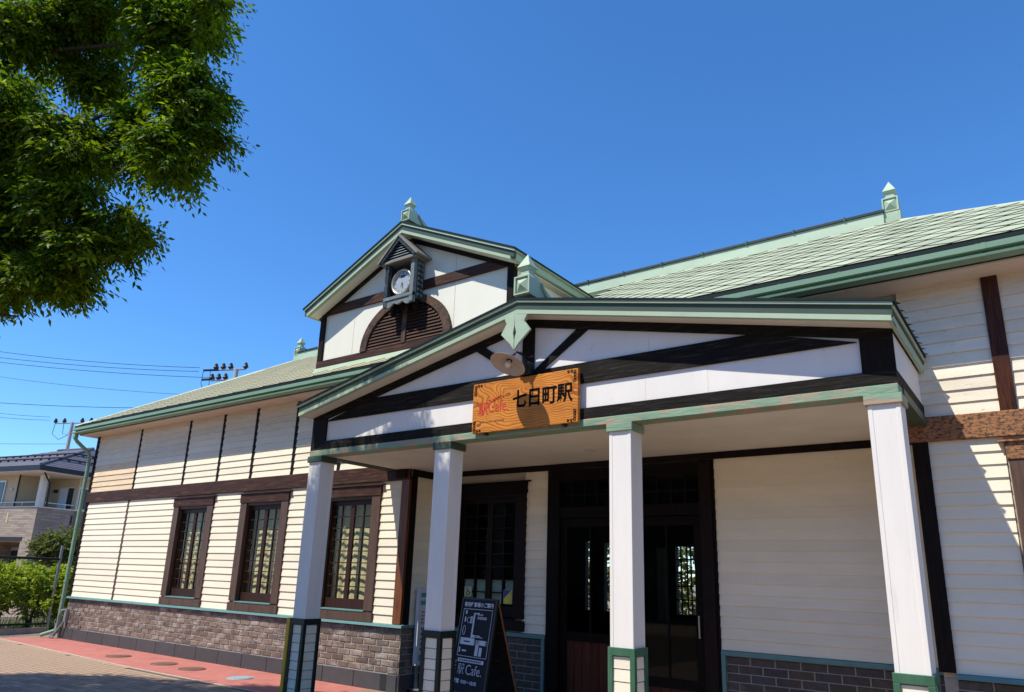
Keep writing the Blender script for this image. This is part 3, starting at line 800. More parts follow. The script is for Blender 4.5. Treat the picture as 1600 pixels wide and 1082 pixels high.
vv = [(p[0], p[1], lift(p)) for p in rim] + [(p[0] * 1.0, p[1], lift(p) - .016) for p in rim]
n_ = len(rim)
sh.add(vv, [tuple(range(n_))], 0)
sh.add(vv, [(i + n_, (i + 1) % n_ + n_, (i + 1) % n_, i) for i in range(n_)], 1)
sh_me = sh.mesh('shingle', [M['shingle'], M['shingle_edge']])
hf = G()
rimh = [(-q, 0), (q, 0), (.02, q), (-.02, q)]
hv = [(p[0], p[1], lift(p)) for p in rimh] + [(p[0], p[1], lift(p) - .016) for p in rimh]
hf.add(hv, [(0, 1, 2, 3)], 0); hf.add(hv, [(i + 4, (i + 1) % 4 + 4, (i + 1) % 4, i) for i in range(4)], 1)
sh_half = hf.mesh('shingle', [M['shingle'], M['shingle_edge']])
left_sh = G()
def roof_pt(u, w, h=0.0): return (u, EY + w * cp - h * sp, EZ + w * sp + h * cp)
nrow = int(SLEN / hd) + 2
nsh = 0
for j in range(0, nrow):
    w_ = .02 + j * hd
    if w_ > SLEN - .02: break
    for i in range(-2, 48):
        u = EXL + (i + .5 * (j % 2)) * 2 * hd
        inset = w_ / SLEN
        l_, r__ = EXL + inset * (RXL - EXL), EXR + inset * (RXR - EXR)
        if u < l_ + .06 or u > r__ - .06: continue
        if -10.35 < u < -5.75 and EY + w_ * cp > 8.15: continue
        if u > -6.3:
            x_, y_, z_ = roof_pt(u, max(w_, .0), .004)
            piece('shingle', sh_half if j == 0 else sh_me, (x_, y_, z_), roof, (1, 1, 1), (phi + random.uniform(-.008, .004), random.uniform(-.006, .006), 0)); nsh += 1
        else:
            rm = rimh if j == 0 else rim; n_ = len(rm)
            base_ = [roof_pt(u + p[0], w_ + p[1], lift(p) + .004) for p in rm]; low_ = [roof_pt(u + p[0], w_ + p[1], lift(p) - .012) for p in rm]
            left_sh.add(base_ + low_, [tuple(range(n_))], 0)
            left_sh.add(base_ + low_, [(k + n_, (k + 1) % n_ + n_, (k + 1) % n_, k) for k in range(n_)], 1)
part('shingle_field', left_sh, ['shingle_olive', 'shingle_edge'], roof, kind='stuff')
for q_ in ((A, P1), (B, P2)):
    a_, b_ = Vector(q_[0]), Vector(q_[1])
    g = G(); dz = Vector((0, 0, 1)); t_ = (b_ - a_).normalized(); sd = t_.cross(dz).normalized()
    ring = lambda p: [p - sd * .07 + dz * -.022, p + dz * .028, p + sd * .07 + dz * -.022]
    v_ = ring(a_) + ring(b_)
    g.add(v_, [(0, 1, 4, 3), (1, 2, 5, 4), (0, 2, 1), (3, 4, 5), (0, 3, 5, 2)])
    part('hip_cap', g, 'shingle', roof)
# ridge box cap
def ridge(x0, x1):
    g = G()
    g.prism([(RY - .17, RZ - .10), (RY + .17, RZ - .10), (RY + .15, RZ + .115), (RY - .15, RZ + .115)], x0, x1, 'X')
    o = part('ridge_cap', g, 'green_pale', st)
    part('ridge_top', G().prism([(RY - .175, RZ + .115), (RY + .175, RZ + .115), (RY + .15, RZ + .165), (RY - .15, RZ + .165)], x0 - .01, x1 + .01, 'X'), 'drip_edge', o)
    g = G()
    x = x0 + .3
    while x < x1:
        g.box(x - .012, RY - .185, RZ + .112, x + .012, RY + .185, RZ + .172); x += .75
    part('ridge_strap', g, 'green_dark', o)
ridge(RXL + .1, RXR - .1)

# eave: drip edge, gutter, soffit
g = G(); g.box(EXL + .01, 7.455, 4.742, EXR - .01, 7.56, 4.783)
part('drip_edge', g, 'drip_edge', st)
part('gutter_back', G().box(EXL + .01, 7.562, 4.60, EXR - .01, 7.585, 4.785).box(EXL + .02, 7.586, 4.60, EXL + .045, BY - .1, 4.785), 'green_mid', st)
gprof = [(7.535, 4.726), (7.436, 4.730), (7.440, 4.674), (7.512, 4.670), (7.512, 4.632), (7.440, 4.630), (7.446, 4.606), (7.545, 4.590), (7.545, 4.60)]
g = G(); g.prism([gprof[0]] + gprof[1:] + [(7.535, 4.61)], EXL - .03, EXR, 'X')
gut = part('gutter', g, 'green_gutter', st)
for x in (-15.2, -11.4, -7.4, -3.6, -.15, 1.9):
    part('gutter_joint', G().prism([(a_ - .003 if a_ < 7.5 else a_, b_ + (.002 if b_ > 4.7 else -.002)) for a_, b_ in gprof], x - .02, x + .02, 'X'), 'green_gutter', gut)
g = G()
x = EXL + .3
while x < EXR:
    g.box(x - .012, 7.443, 4.7305, x + .012, 7.54, 4.7415); x += .60
part('gutter_strap', g, 'green_mid', gut)
g = G(); g.box(EXL + .05, 7.586, 4.572, EXR - .05, 7.944, 4.590); g.box(EXL + .05, 7.944, 4.572, XL - .0, 14.5, 4.59)
g.box(XR, 7.944, 4.572, EXR - .05, 14.5, 4.59); g.box(XL, 14.34, 4.572, XR, 14.6, 4.59)
part('soffit', g, 'soffit', st)
# downpipe at the far corner
g = G()
g.tube([(-18.44, 7.49, 4.62), (-18.44, 7.49, 4.50), (-18.43, 7.55, 4.42), (-18.36, 7.78, 4.22), (-18.345, 7.85, 4.12), (-18.345, 7.86, 4.0), (-18.345, 7.86, .30), (-18.36, 7.82, .16), (-18.55, 7.62, .06)], .042, 10)
for z in (3.6, 2.4, 1.2): g.tube([(-18.345, 7.86, z), (-18.345, 7.86, z + .05)], .049, 10)
g.box(-18.50, 7.45, 4.50, -18.38, 7.535, 4.60)
part('downpipe', g, 'green_gutter', st, smooth=False)

# ------------------------------------------------------------------ front gable (dormer) of the station roof
DX, DH, DY = -8.08, 2.16, 7.94
FY = 7.66
SLD = .458
def rake(x, z0): return z0 - SLD * abs(x - DX)
AP_T, AP_B, TW = 7.30, 7.11, 2.27
g = G()
g.prism([(DX - DH, 5.0), (DX + DH, 5.0), (DX + DH, rake(DX + DH, 7.15)), (DX, 7.15), (DX - DH, rake(DX - DH, 7.15))], DY, DY + .12, 'Y')
g.box(DX + DH - .10, DY + .12, 5.0, DX + DH, 9.9, 6.16); g.box(DX - DH, DY + .12, 5.0, DX - DH + .10, 9.9, 6.16)
dg = part('gable_wall', g, 'cream_panel', st)
g = G()
for xx in (-9.38, -7.07): part('panel_joint', G().box(xx - .006, DY - .004, 5.25, xx + .006, DY + .002, 6.55), 'siding_old', dg)
part('gable_timber', G().box(DX - DH - .02, 7.90, 5.12, DX + DH + .02, DY + .01, 5.24), 'brown_wood', dg)
part('gable_timber', G().box(DX - DH - .02, 7.905, 5.241, DX - DH + .10, DY + .01, rake(DX - DH, 7.06)), 'black_post', dg)
part('gable_timber', G().box(DX + DH - .10, 7.905, 5.241, DX + DH + .02, DY + .06, rake(DX + DH, 7.06)), 'black_post', dg)
part('gable_timber', G().prism([(DX - 2.02, 6.10), (DX + 2.02, 6.10), (DX + 1.68, 6.26), (DX - 1.68, 6.26)], 7.902, DY + .01, 'Y'), 'brown_wood', dg)
for s in (-1, 1):
    part('gable_timber', G().prism([(DX, 7.03), (DX + s * 2.16, 7.03 - SLD * 2.16), (DX + s * 2.16, 7.125 - SLD * 2.16), (DX, 7.125)], 7.910, DY + .01, 'Y'), 'black_wood', dg)
part('corner_flashing', G().box(DX - DH - .03, 7.91, 5.0, DX - DH - .021, 8.05, 5.9), 'siding_old', dg)
part('flashing', G().prism([(7.86, 5.005), (7.95, 5.005), (7.95, 5.118), (7.905, 5.118)], DX - DH - .05, DX + DH + .05, 'X'), 'green_pale', st)
# arched louvre
ax, az, aw, ah = DX - .02, 5.242, 1.02, .83
N = 26
def arc(w, h, k): return (ax + w * math.cos(math.pi * (1 - k / N)), az + h * math.sin(math.pi * (1 - k / N)))
g = G()
for k in range(N):
    o0, o1, i0, i1 = arc(aw, ah, k), arc(aw, ah, k + 1), arc(aw - .15, ah - .125, k), arc(aw - .15, ah - .125, k + 1)
    g.prism([o0, o1, i1, i0], 7.885, DY + .01, 'Y')
lv = part('arched_louvre', g, 'arch_wood', st)
part('louvre_back', G().prism([arc(aw - .15, ah - .125, k) for k in range(N + 1)], 7.937, 7.9395, 'Y'), 'dark_wood', lv)
part('louvre_mullion', G().box(ax - .045, 7.888, az + .002, ax + .045, 7.936, az + .66), 'arch_wood', lv)
z = az + .012
while z < az + .64:
    def hw(zz): return (aw - .16) * math.sqrt(max(0, 1 - ((zz - az) / (ah - .125)) ** 2))
    w1 = hw(z + .052)
    for s in (-1, 1):
        a_, b_ = (ax - w1, ax - .046) if s < 0 else (ax + .046, ax + w1)
        if b_ - a_ > .04:
            part('louvre_slat', G().prism([(7.903, z), (7.910, z), (7.934, z + .05), (7.927, z + .052)], a_, b_, 'X'), 'brown_wood', lv)
    z += .056
# roof of the gable
g = G()
RB = 13.9
for s in (-1, 1):
    e = TW + .10
    g.hexa([(DX, FY + .02, AP_T - .05), (DX + s * e, FY + .02, AP_T - .05 - SLD * e), (DX + s * e, RB, AP_T - .05 - SLD * e), (DX, RB, AP_T - .05)],
           [(DX, FY + .02, AP_T - .012), (DX + s * e, FY + .02, AP_T - .012 - SLD * e), (DX + s * e, RB, AP_T - .012 - SLD * e), (DX, RB, AP_T - .012)])
gr = part('gable_roof', g, 'shingle', st)
g = G()
for s in (-1, 1):
    e = TW + .115
    g.hexa([(DX, FY - .03, AP_T - .015), (DX + s * e, FY - .03, AP_T - .015 - SLD * e), (DX + s * e, RB - .1, AP_T - .015 - SLD * e), (DX, RB - .1, AP_T - .015)],
           [(DX, FY - .03, AP_T + .012), (DX + s * e, FY - .03, AP_T + .012 - SLD * e), (DX + s * e, RB - .1, AP_T + .012 - SLD * e), (DX, RB - .1, AP_T + .012)])
part('gable_roof_edge', g, 'drip_edge', gr)
def rake_board(parent, dx, sl, half, y0, y1, zb, zt, mk, name='fascia'):
    for s in (-1, 1):
        g = G(); g.prism([(dx, zb), (dx + s * half, zb - sl * half), (dx + s * half, zt - sl * half), (dx, zt)], y0, y1, 'Y')
        part(name, g, mk, parent)
rake_board(gr, DX, SLD, TW + .095, FY - .018, FY + .06, AP_T - .052, AP_T - .017, 'green_pale')
rake_board(gr, DX, SLD, TW + .08, FY + .004, FY + .06, AP_B + .045, AP_T - .053, 'green_mid')
rake_board(gr, DX, SLD, TW + .02, FY - .004, FY + .058, AP_B - .005, AP_B + .044, 'green_pale')
for s in (-1, 1):      # soffits under the rake, eave boards along the sides
    part('rake_soffit', G().hexa([(DX, FY + .06, AP_B + .0), (DX + s * TW, FY + .06, AP_B - SLD * TW), (DX + s * TW, 7.909, AP_B - SLD * TW), (DX, 7.909, AP_B)],
                                 [(DX, FY + .06, AP_B + .02), (DX + s * TW, FY + .06, AP_B + .02 - SLD * TW), (DX + s * TW, 7.909, AP_B + .02 - SLD * TW), (DX, 7.909, AP_B + .02)]), 'cream_panel', gr)
    e0 = DX + s * (TW + .02); e1 = DX + s * (TW + .07)
    part('eave_board', G().box(e0, FY + .062, AP_B + .045 - SLD * TW - .045, e1, 10.0, AP_T - .03 - SLD * TW - .05), 'green_pale', gr)
    part('side_soffit', G().box(DX + s * (DH + .002), 7.97, 6.045, DX + s * (TW + .018), 9.9, 6.06), 'soffit', gr)

# ------------------------------------------------------------------ ridge finials
def finial(parent, cx, yf, zb, sc=1.0, tail=True):
    """box with a raised square and pyramid boss, sloped shoulders, neck, pyramid cap; front face at y=yf"""
    s = sc
    w, d = .108 * s, .21 * s
    yc = yf + d / 2
    g = G()
    g.box(cx - w, yf + .012 * s, zb, cx + w, yf + d, zb + .215 * s)
    g.hexa([(cx - w, yf + .012 * s, zb + .215 * s), (cx + w, yf + .012 * s, zb + .215 * s), (cx + w, yf + d, zb + .215 * s), (cx - w, yf + d, zb + .215 * s)],
           [(cx - w * .68, yf + .035 * s, zb + .270 * s), (cx + w * .68, yf + .035 * s, zb + .270 * s), (cx + w * .68, yf + d - .03 * s, zb + .270 * s), (cx - w * .68, yf + d - .03 * s, zb + .270 * s)])
    g.box(cx - w * .52, yc - w * .52, zb + .268 * s, cx + w * .52, yc + w * .52, zb + .325 * s)
    f = part('finial', g, 'green_pale', parent)
    t = .020 * s
    g = G()
    for a_, b_, c_, e_ in ((-w, -w + t, 0.012, .24), (w - t, w, .012, .24), (-w + t, w - t, .012, .03), (-w + t, w - t, .222, .24)):
        g.box(cx + a_, yf - .010 * s, zb + c_ * s, cx + b_, yf + .011 * s, zb + e_ * s)
    part('finial_frame', g, 'green_pale', f)
    k = .080 * s; zc = zb + .125 * s
    g = G(); g.add([(cx - k, yf + .011, zc - k), (cx + k, yf + .011, zc - k), (cx + k, yf + .011, zc + k), (cx - k, yf + .011, zc + k), (cx, yf - .045 * s, zc)], [(0, 1, 4), (1, 2, 4), (2, 3, 4), (3, 0, 4), (0, 3, 2, 1)])
    part('finial_boss', g, 'green_pale', f)
    k = .088 * s; z0 = zb + .325 * s
    g = G()
    g.hexa([(cx - k * .62, yc - k * .62, z0), (cx + k * .62, yc - k * .62, z0), (cx + k * .62, yc + k * .62, z0), (cx - k * .62, yc + k * .62, z0)],
           [(cx - k, yc - k, z0 + .042 * s), (cx + k, yc - k, z0 + .042 * s), (cx + k, yc + k, z0 + .042 * s), (cx - k, yc + k, z0 + .042 * s)])
    g.add([(cx - k, yc - k, z0 + .043 * s), (cx + k, yc - k, z0 + .043 * s), (cx + k, yc + k, z0 + .043 * s), (cx - k, yc + k, z0 + .043 * s), (cx, yc, z0 + .225 * s)], [(0, 1, 4), (1, 2, 4), (2, 3, 4), (3, 0, 4), (0, 3, 2, 1)])
    part('finial_cap', g, 'green_pale', f)
    if tail:      # saddle running back along the ridge, with a curled scroll on each flank
        g = G()
        yb = yf + d
        g.hexa([(cx - w * .95, yb, zb - .06), (cx + w * .95, yb, zb - .06), (cx + w * .95, yb + .55 * s, zb - .06), (cx - w * .95, yb + .55 * s, zb - .06)],
               [(cx - w * .85, yb, zb + .20 * s), (cx + w * .85, yb, zb + .20 * s), (cx + w * .85, yb + .17 * s, zb + .16 * s), (cx - w * .85, yb + .17 * s, zb + .16 * s)])
        part('finial_saddle', g, 'green_pale', f)
        for q_ in (-1, 1):
            pts = []
            for k in range(10):
                t_ = k / 9
                pts.append((cx + q_ * (w + .010), yb + .01 + .36 * s * t_, zb + (.20 - .20 * math.sin(min(t_ * 2.1, 1.57)) + .05 * max(0, t_ - .75) / .25) * s))
            part('finial_scroll', G().tube(pts, .016 * s, 6), 'green_pale', f)
    else:
        g = G(); g.box(cx - w * 1.10, yf - .004, zb - .155 * s, cx + w * 1.10, yf + d + .02, zb - .002)
        part('finial_saddle', g, 'green_pale', f)
    return f
finial(st, DX + .02, 7.70, AP_T + .03, .90)
finial(st, RXR - .0, RY - .12, RZ + .105, 1.0, tail=False)
finial(st, RXL + .0, RY - .12, RZ + .075, .95, tail=False)

# ------------------------------------------------------------------ entrance porch
PX, HP = -4.54, 3.697          # centre and half width over the columns
PY = 6.41
po = thing('entrance_porch', 'white gabled entrance porch on four square white columns with green trim', 'porch', (PX, 7.2, 0))
CX = [-8.237, -5.885, -3.505, -1.089]
CW = .245
CBASE = ['green_shaded', 'green_shaded', 'green_dark', 'green_dark']  # first two frames get a darker green, tree shade put into the colour
bmesh_cache = {}
for k, x0 in enumerate(CX):
    x1 = x0 + CW; y0, y1 = PY, PY + CW
    i = .004
    g = G(); g.box(x0 + i, y0 + i, .99, x1 - i, y1 - i, 3.10)
    lab = ['porch column at the far left end, dappled with leaf shade', 'second porch column from the left, wholly in shade', 'third porch column, bright white in the sun', 'porch column at the right corner, bright white in the sun'][k]
    co = part('column', g, 'white_paint', po, label=lab)
    g = G(); e = .036
    for cx_, cy_ in ((x0, y0), (x1 - e, y0), (x0, y1 - e), (x1 - e, y1 - e)):
        g.box(cx_, cy_, 1.0, cx_ + e, cy_ + e, 3.075)
    part('corner_strip', g, 'white_paint', co, bevel=.003)
    o_ = .018
    gm = CBASE[k]
    g = G(); g.box(x0 - o_, y0 - o_, .94, x1 + o_, y1 + o_, 1.012)
    g.box(x0 - o_ - .004, y0 - o_ - .004, 0, x1 + o_ + .004, y1 + o_ + .004, .05)
    e = .05
    for cx_, cy_ in ((x0 - o_, y0 - o_), (x1 + o_ - e, y0 - o_), (x0 - o_, y1 + o_ - e), (x1 + o_ - e, y1 + o_ - e)):
        g.box(cx_, cy_, .051, cx_ + e, cy_ + e, .939)
    part('column_base_frame', g, gm, co, bevel=.003)
    part('column_base_core', G().box(x0 + .012, y0 + .012, .05, x1 - .012, y1 - .012, .945), 'mortar_dark', co)
    L_ = CW + 2 * o_ - 2 * e
    if 'cb' not in BM:
        BM['cb'] = G().prism([(-.010, 0), (0, 0), (0, .109), (-.006, .109)], 0, 1, 'X').mesh('base_board', [M['siding']])
    for r_ in range(8):
        z = .052 + r_ * .111
        piece('base_board', BM['cb'], (x0 - o_ + e, y0 + .010, z), co, (L_, 1, .93))
        piece('base_board', BM['cb'], (x1 - .010, y0 - o_ + e, z), co, (L_, 1, .93), (0, 0, R(90)))
        if k == 0:
            piece('base_board', BM['cb'], (x0 + .010, y1 + o_ - e, z), co, (L_, 1, .93), (0, 0, R(-90)))
    g = G(); g.box(x0 - .022, y0 - .022, 3.072, x1 + .022, y1 + .022, 3.154)
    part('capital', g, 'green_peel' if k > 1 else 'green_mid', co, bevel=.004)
    if k == 0:
        part('corner_guard', G().box(x0 - o_ - .055, y0 - .03, 0.0, x0 - o_ - .006, y0 + .16, 1.014), 'yellow', co)

bx0, bx1 = PX - HP, PX + HP
g = G(); g.box(bx0, PY - .012, 3.155, bx1, PY + .20, 3.234)
part('eave_beam', g, 'green_peel', po, label='peeling pale green beam over the columns', bevel=.004)
part('eave_beam', G().box(bx0, PY + .201, 3.155, bx0 + .22, 7.93, 3.234), 'green_mid', po)
part('eave_beam', G().box(bx1 - .22, PY + .201, 3.155, bx1 + .012, 7.93, 3.234), 'green_mid', po)
part('porch_ceiling', G().box(bx0 + .22, PY + .20, 3.165, bx1 - .22, YR, 3.19), 'ceiling', po)
part('wall_trim', G().box(XC + .002, YR - .03, 3.085, XD, YR, 3.164).box(XC + .002, 7.96, 3.06, XC + .04, YR - .03, 3.164).box(-7.99, 7.86, 3.03, -7.80, 7.894, 3.154), 'black_post', po)
dl = part('downlight', G().lathe((-4.47, 7.70, 3.162), (0, 0, -1), [(.0, .0), (.075, 0), (.075, .006), (.062, .006), (.058, .003), (0, .003)], 24), 'bulb', po)
# gable front: white panel and black timbers
SP = .213
g = G()
g.prism([(bx0 + .02, 3.236), (bx1 - .02, 3.236), (bx1 - .02, 4.56 - SP * (HP - .02)), (PX, 4.56), (bx0 + .02, 4.56 - SP * (HP - .02))], PY + .02, PY + .06, 'Y')
pg_ = part('gable_panel', g, 'white_panel', po)
g = G()
for xx in (-6.1, -3.1, -2.45): part('panel_joint', G().box(xx - .003, PY + .0185, 3.36, xx + .003, PY + .021, 3.62), 'siding_old', pg_)
part('panel_joint', G().box(-3.053, PY + .0185, 3.87, -3.047, PY + .021, 4.05), 'siding_old', pg_)
T0, T1 = PY - .006, PY + .022
part('timber', G().box(bx0, T0, 3.235, bx1, T1, 3.355), 'black_wood', po)
part('timber', G().box(bx0, T0 + .001, 3.356, -7.945, T1, 3.69), 'black_post', po)
part('timber', G().box(-1.10, T0 + .001, 3.356, bx1, T1, 3.69), 'black_post', po)
part('timber', G().prism([(PX - 3.42, 3.632), (PX + 3.42, 3.632), (PX + 2.55, 3.861), (PX - 2.55, 3.861)], T0 + .002, T1, 'Y'), 'black_wood', po)
for s in (-1, 1):
    part('timber', G().prism([(PX, 4.397), (PX + s * HP, 4.397 - SP * HP), (PX + s * HP, 4.52 - SP * HP), (PX, 4.52)], T0 - .001, T1, 'Y'), 'black_wood', po)
    part('timber', G().prism([(PX + s * .075, 3.862), (PX + s * .205, 3.862), (PX + s * .80, 4.245), (PX + s * .66, 4.275)], T0 + .003, T1, 'Y'), 'black_wood', po)
part('timber', G().box(PX - .078, T0 - .004, 3.863, PX + .078, T1, 4.39), 'black_post', po)
# sides
for s in (-1, 1):
    x_out = PX + s * (HP - .012)
    part('side_panel', G().box(x_out - s * .03, PY + .062, 3.357, x_out, 7.93, 3.70), 'white_panel', po)
    part('side_timber', G().box(x_out - s * .03, PY + .024, 3.236, PX + s * HP, 7.93, 3.356), 'black_wood', po)
# porch roof
PF = 6.17
RXH = 3.735
g = G()
for s in (-1, 1):
    e = RXH + .02
    g.hexa([(PX, PF + .01, 4.60), (PX + s * e, PF + .01, 4.60 - SP * e), (PX + s * e, 7.94, 4.60 - SP * e), (PX, 7.94, 4.60)],
           [(PX, PF + .01, 4.655), (PX + s * e, PF + .01, 4.655 - SP * e), (PX + s * e, 7.94, 4.655 - SP * e), (PX, 7.94, 4.655)])
pr_ = part('porch_roof', g, 'shingle', po)
g = G()
for s in (-1, 1):
    e = RXH + .035
    g.hexa([(PX, PF - .03, 4.648), (PX + s * e, PF - .03, 4.648 - SP * e), (PX + s * e, 7.93, 4.648 - SP * e), (PX, 7.93, 4.648)],
           [(PX, PF - .03, 4.672), (PX + s * e, PF - .03, 4.672 - SP * e), (PX + s * e, 7.93, 4.672 - SP * e), (PX, 7.93, 4.672)])
part('roof_sheet', g, 'drip_edge', pr_)
rake_board(pr_, PX, SP, RXH + .02, PF - .018, PF + .05, 4.622, 4.647, 'green_pale')
rake_board(pr_, PX, SP, RXH + .01, PF + .004, PF + .05, 4.535, 4.621, 'green_mid')
rake_board(pr_, PX, SP, RXH, PF - .006, PF + .05, 4.488, 4.534, 'green_pale')
for s in (-1, 1):
    part('rake_soffit', G().hexa([(PX, PF + .05, 4.492), (PX + s * RXH, PF + .05, 4.492 - SP * RXH), (PX + s * RXH, T0 - .002, 4.492 - SP * RXH), (PX, T0 - .002, 4.492)],
                                 [(PX, PF + .05, 4.51), (PX + s * RXH, PF + .05, 4.51 - SP * RXH), (PX + s * RXH, T0 - .002, 4.51 - SP * RXH), (PX, T0 - .002, 4.51)]), 'ceiling', pr_)
    xa, xb = PX + s * (RXH - .03), PX + s * RXH
    zt = 4.62 - SP * RXH
    part('eave_board', G().box(xa, PF + .051, zt - .13, xb, 7.93, zt - .045), 'green_pale', pr_)
    part('eave_board', G().box(xa, PF + .051, zt - .044, xb + s * .012, 7.93, zt + .03), 'green_mid', pr_)
    g = G()
    for k in range(9):       # tips of the shingles standing out along the eave
        yy = PF + .12 + k * .2
        xe = PX + s * (RXH + .034)
        g.add([(xe, yy - .03, zt + .052), (xe, yy + .03, zt + .052), (xe + s * .035, yy, zt + .040), (xe, yy, zt + .060)], [(0, 1, 2), (0, 2, 3), (1, 3, 2)])
    part('shingle_tip', g, 'drip_edge', pr_, kind='stuff')
finial(po, PX + .02, 6.22, 4.725, 1.0)
# pendant at the apex
g = G()
for s in (-1, 1):
    pl_ = [(PX, 4.475), (PX + s * .155, 4.445), (PX + s * .12, 4.375), (PX + s * .20, 4.262), (PX + s * .055, 4.12), (PX + s * .004, 4.045), (PX + s * .004, 4.16), (PX + s * .022, 4.25), (PX + s * .004, 4.33)]
    n_ = len(pl_)
    fr_ = [(p[0], 6.128 + .10 * abs(p[0] - PX), p[1]) for p in pl_]
    bk_ = [(p[0], 6.156 + .10 * abs(p[0] - PX), p[1]) for p in pl_]
    g.add(fr_ + bk_, [tuple(range(n_)), tuple(range(2 * n_ - 1, n_ - 1, -1))] + [(i_, i_ + n_, (i_ + 1) % n_ + n_, (i_ + 1) % n_) for i_ in range(n_)])
part('pendant', g, 'green_pale', po)

# ------------------------------------------------------------------ station name board
sg = thing('station_sign', 'orange wooden name board with black brush characters and red cafe lettering above the entrance', 'sign', (-4.54, 6.36, 3.20))
sx0, sx1, sz0, sz1, sf, sb = -5.262, -3.832, 3.200, 3.786, 6.335, 6.385
part('board', G().box(sx0, sf, sz0, sx1, sb, sz1), 'sign_wood', sg, bevel=.004)
g = G()
cw_ = .205
x_ = sx0 + .575
for ch in '七日町駅':
    put_text(g, ch, .222, (x_, sf - .003, 3.455), (1, 0, 0), (0, 0, 1), bold=.0052, sx=.90)
    x_ += .197
part('station_name_lettering', g, 'ink', sg)
g = G()
put_text(g, '駅', .17, (sx0 + .085, sf - .003, 3.415), (1, 0, .0), (0.05, 0, 1), bold=.001, sx=.9)
put_text(g, 'Cafe.', .20, (sx0 + .225, sf - .003, 3.425), (1, 0, 0), (.03, 0, 1), bold=-.001, sx=.72)
for k in range(4):
    pts = [(sx0 + .24 + .04 * k + .10 * t_ / 9, sf - .004, 3.565 + .012 * k + .012 * math.sin(t_ * 1.1 + k)) for t_ in range(10)]
    g.tube(pts, .0028, 5)
part('cafe_lettering', g, 'red_ink', sg)
g = G()
for k in range(16):
    x_ = sx0 + .12 + k * .022
    g.box(x_, sf - .0035, 3.312, x_ + .010, sf - .0005, 3.312 + .010 + .012 * random.random())
part('faint_lettering', g, 'brown_ink', sg)
g = G()
for qx, qz, ux_, uz_ in ((sx0 + .04, sz1 - .03, 1, -1), (sx1 - .04, sz1 - .03, -1, -1), (sx0 + .04, sz0 + .03, 1, 1), (sx1 - .04, sz0 + .03, -1, 1)):
    for k in range(6):
        cx_, cz_ = (qx + .0 * ux_, qz + uz_ * .034 * k) if k < 4 else (qx + ux_ * .038 * (k - 3), qz - uz_ * .004)
        r_ = .021 if k < 4 else .016
        pts = [(cx_ + ux_ * r_ * math.cos(t_ * .75 + k) * (1 - t_ / 14), sf - .003, cz_ + uz_ * r_ * math.sin(t_ * .75 + k) * (1 - t_ / 14)) for t_ in range(10)]
        g.tube(pts, .0034, 5)
part('corner_scrollwork', g, 'ink', sg)
g = G()
for x_ in (-5.08, -4.02): g.box(x_ - .02, sf + .012, 3.175, x_ + .02, PY - .004, 3.1995)
part('bracket', g, 'black_iron', sg)

# ------------------------------------------------------------------ gooseneck lamp over the sign
lp = thing('gooseneck_lamp', 'white enamel saucer lamp on a bent arm above the name board', 'lamp', (-4.5, 6.36, 3.86))
lc = Vector((-4.555, 6.05, 3.862)); el, azm = R(-65), R(258)
ln = Vector((math.cos(el) * math.cos(azm), math.cos(el) * math.sin(azm), math.sin(el)))
part('lamp_shade', G().lathe(lc - ln * .055, ln, [(.0, -.012), (.05, -.010), (.075, 0.0), (.14, .025), (.198, .055), (.203, .061), (.196, .060), (.138, .031), (.072, .007), (.0, 0.0)], 32), 'lamp_enamel', lp, smooth=True)
part('bulb', G().lathe(lc - ln * .05, ln, [(.018, 0), (.02, .02), (.032, .045), (.034, .065), (.022, .085), (0, .092)], 16), 'bulb', lp, smooth=True)
part('socket', G().lathe(lc - ln * .055, -ln, [(.0, -.01), (.034, -.01), (.034, .03), (.02, .07), (0, .075)], 14), 'black_iron', lp)
part('arm', G().tube([lc - ln * .10, lc - ln * .15 + Vector((.02, .02, 0)), (-4.52, 6.14, 4.03), (-4.50, 6.24, 4.01), (-4.50, 6.33, 3.95), (-4.50, 6.385, 3.92)], .012, 8)
     .tube([(-4.48, 6.18, 4.03), (-4.46, 6.27, 3.90), (-4.47, 6.33, 3.83)], .008, 6), 'black_iron', lp)
part('mount_box', G().box(-4.60, 6.30, 3.80, -4.44, 6.40, 3.945).box(-4.58, 6.27, 3.82, -4.50, 6.299, 3.90), 'black_iron', lp, bevel=.008)

# ------------------------------------------------------------------ clock in its little house under the gable
ck = thing('clock_house', 'round clock in a dark carved wooden case with a pointed roof, high on the gable', 'clock', (-8.06, 7.8, 5.98))
kx, ky, kz = -8.06, 7.655, 6.237
cb_, cf = 7.898, 7.665
part('case_back', G().box(kx - .33, 7.80, 5.96, kx + .33, cb_, 6.55), 'clock_frame', ck)
for s in (-1, 1):
    part('case_post', G().box(kx + s * .33, cf, 5.83, kx + s * .255, cf + .07, 6.60), 'clock_pale' if s > 0 else 'clock_frame', ck)  # right post coloured paler to stand in for sunlight on it
    part('case_side', G().box(kx + s * .328, cf + .071, 5.90, kx + s * .30, cb_, 6.58), 'clock_frame', ck)
    g = G()
    for k in range(7):
        z = 5.93 + k * .09
        g.prism([(cf + .09, z), (cf + .15, z + .045), (cf + .09, z + .07)], kx + s * .329, kx + s * .338, 'X')
        g.prism([(cf + .155, z + .045), (cf + .215, z), (cf + .215, z + .07)], kx + s * .329, kx + s * .338, 'X')
    part('side_carving', g, 'clock_pale', ck)
part('case_rail', G().box(kx - .33, cf - .006, 5.93, kx + .33, cf + .06, 5.985), 'clock_pale', ck)
part('case_floor', G().box(kx - .32, cf + .06, 5.93, kx + .32, cb_, 5.96), 'clock_frame', ck)
part('case_lintel', G().box(kx - .40, cf - .05, 6.575, kx + .40, cb_, 6.61), 'clock_roof', ck)
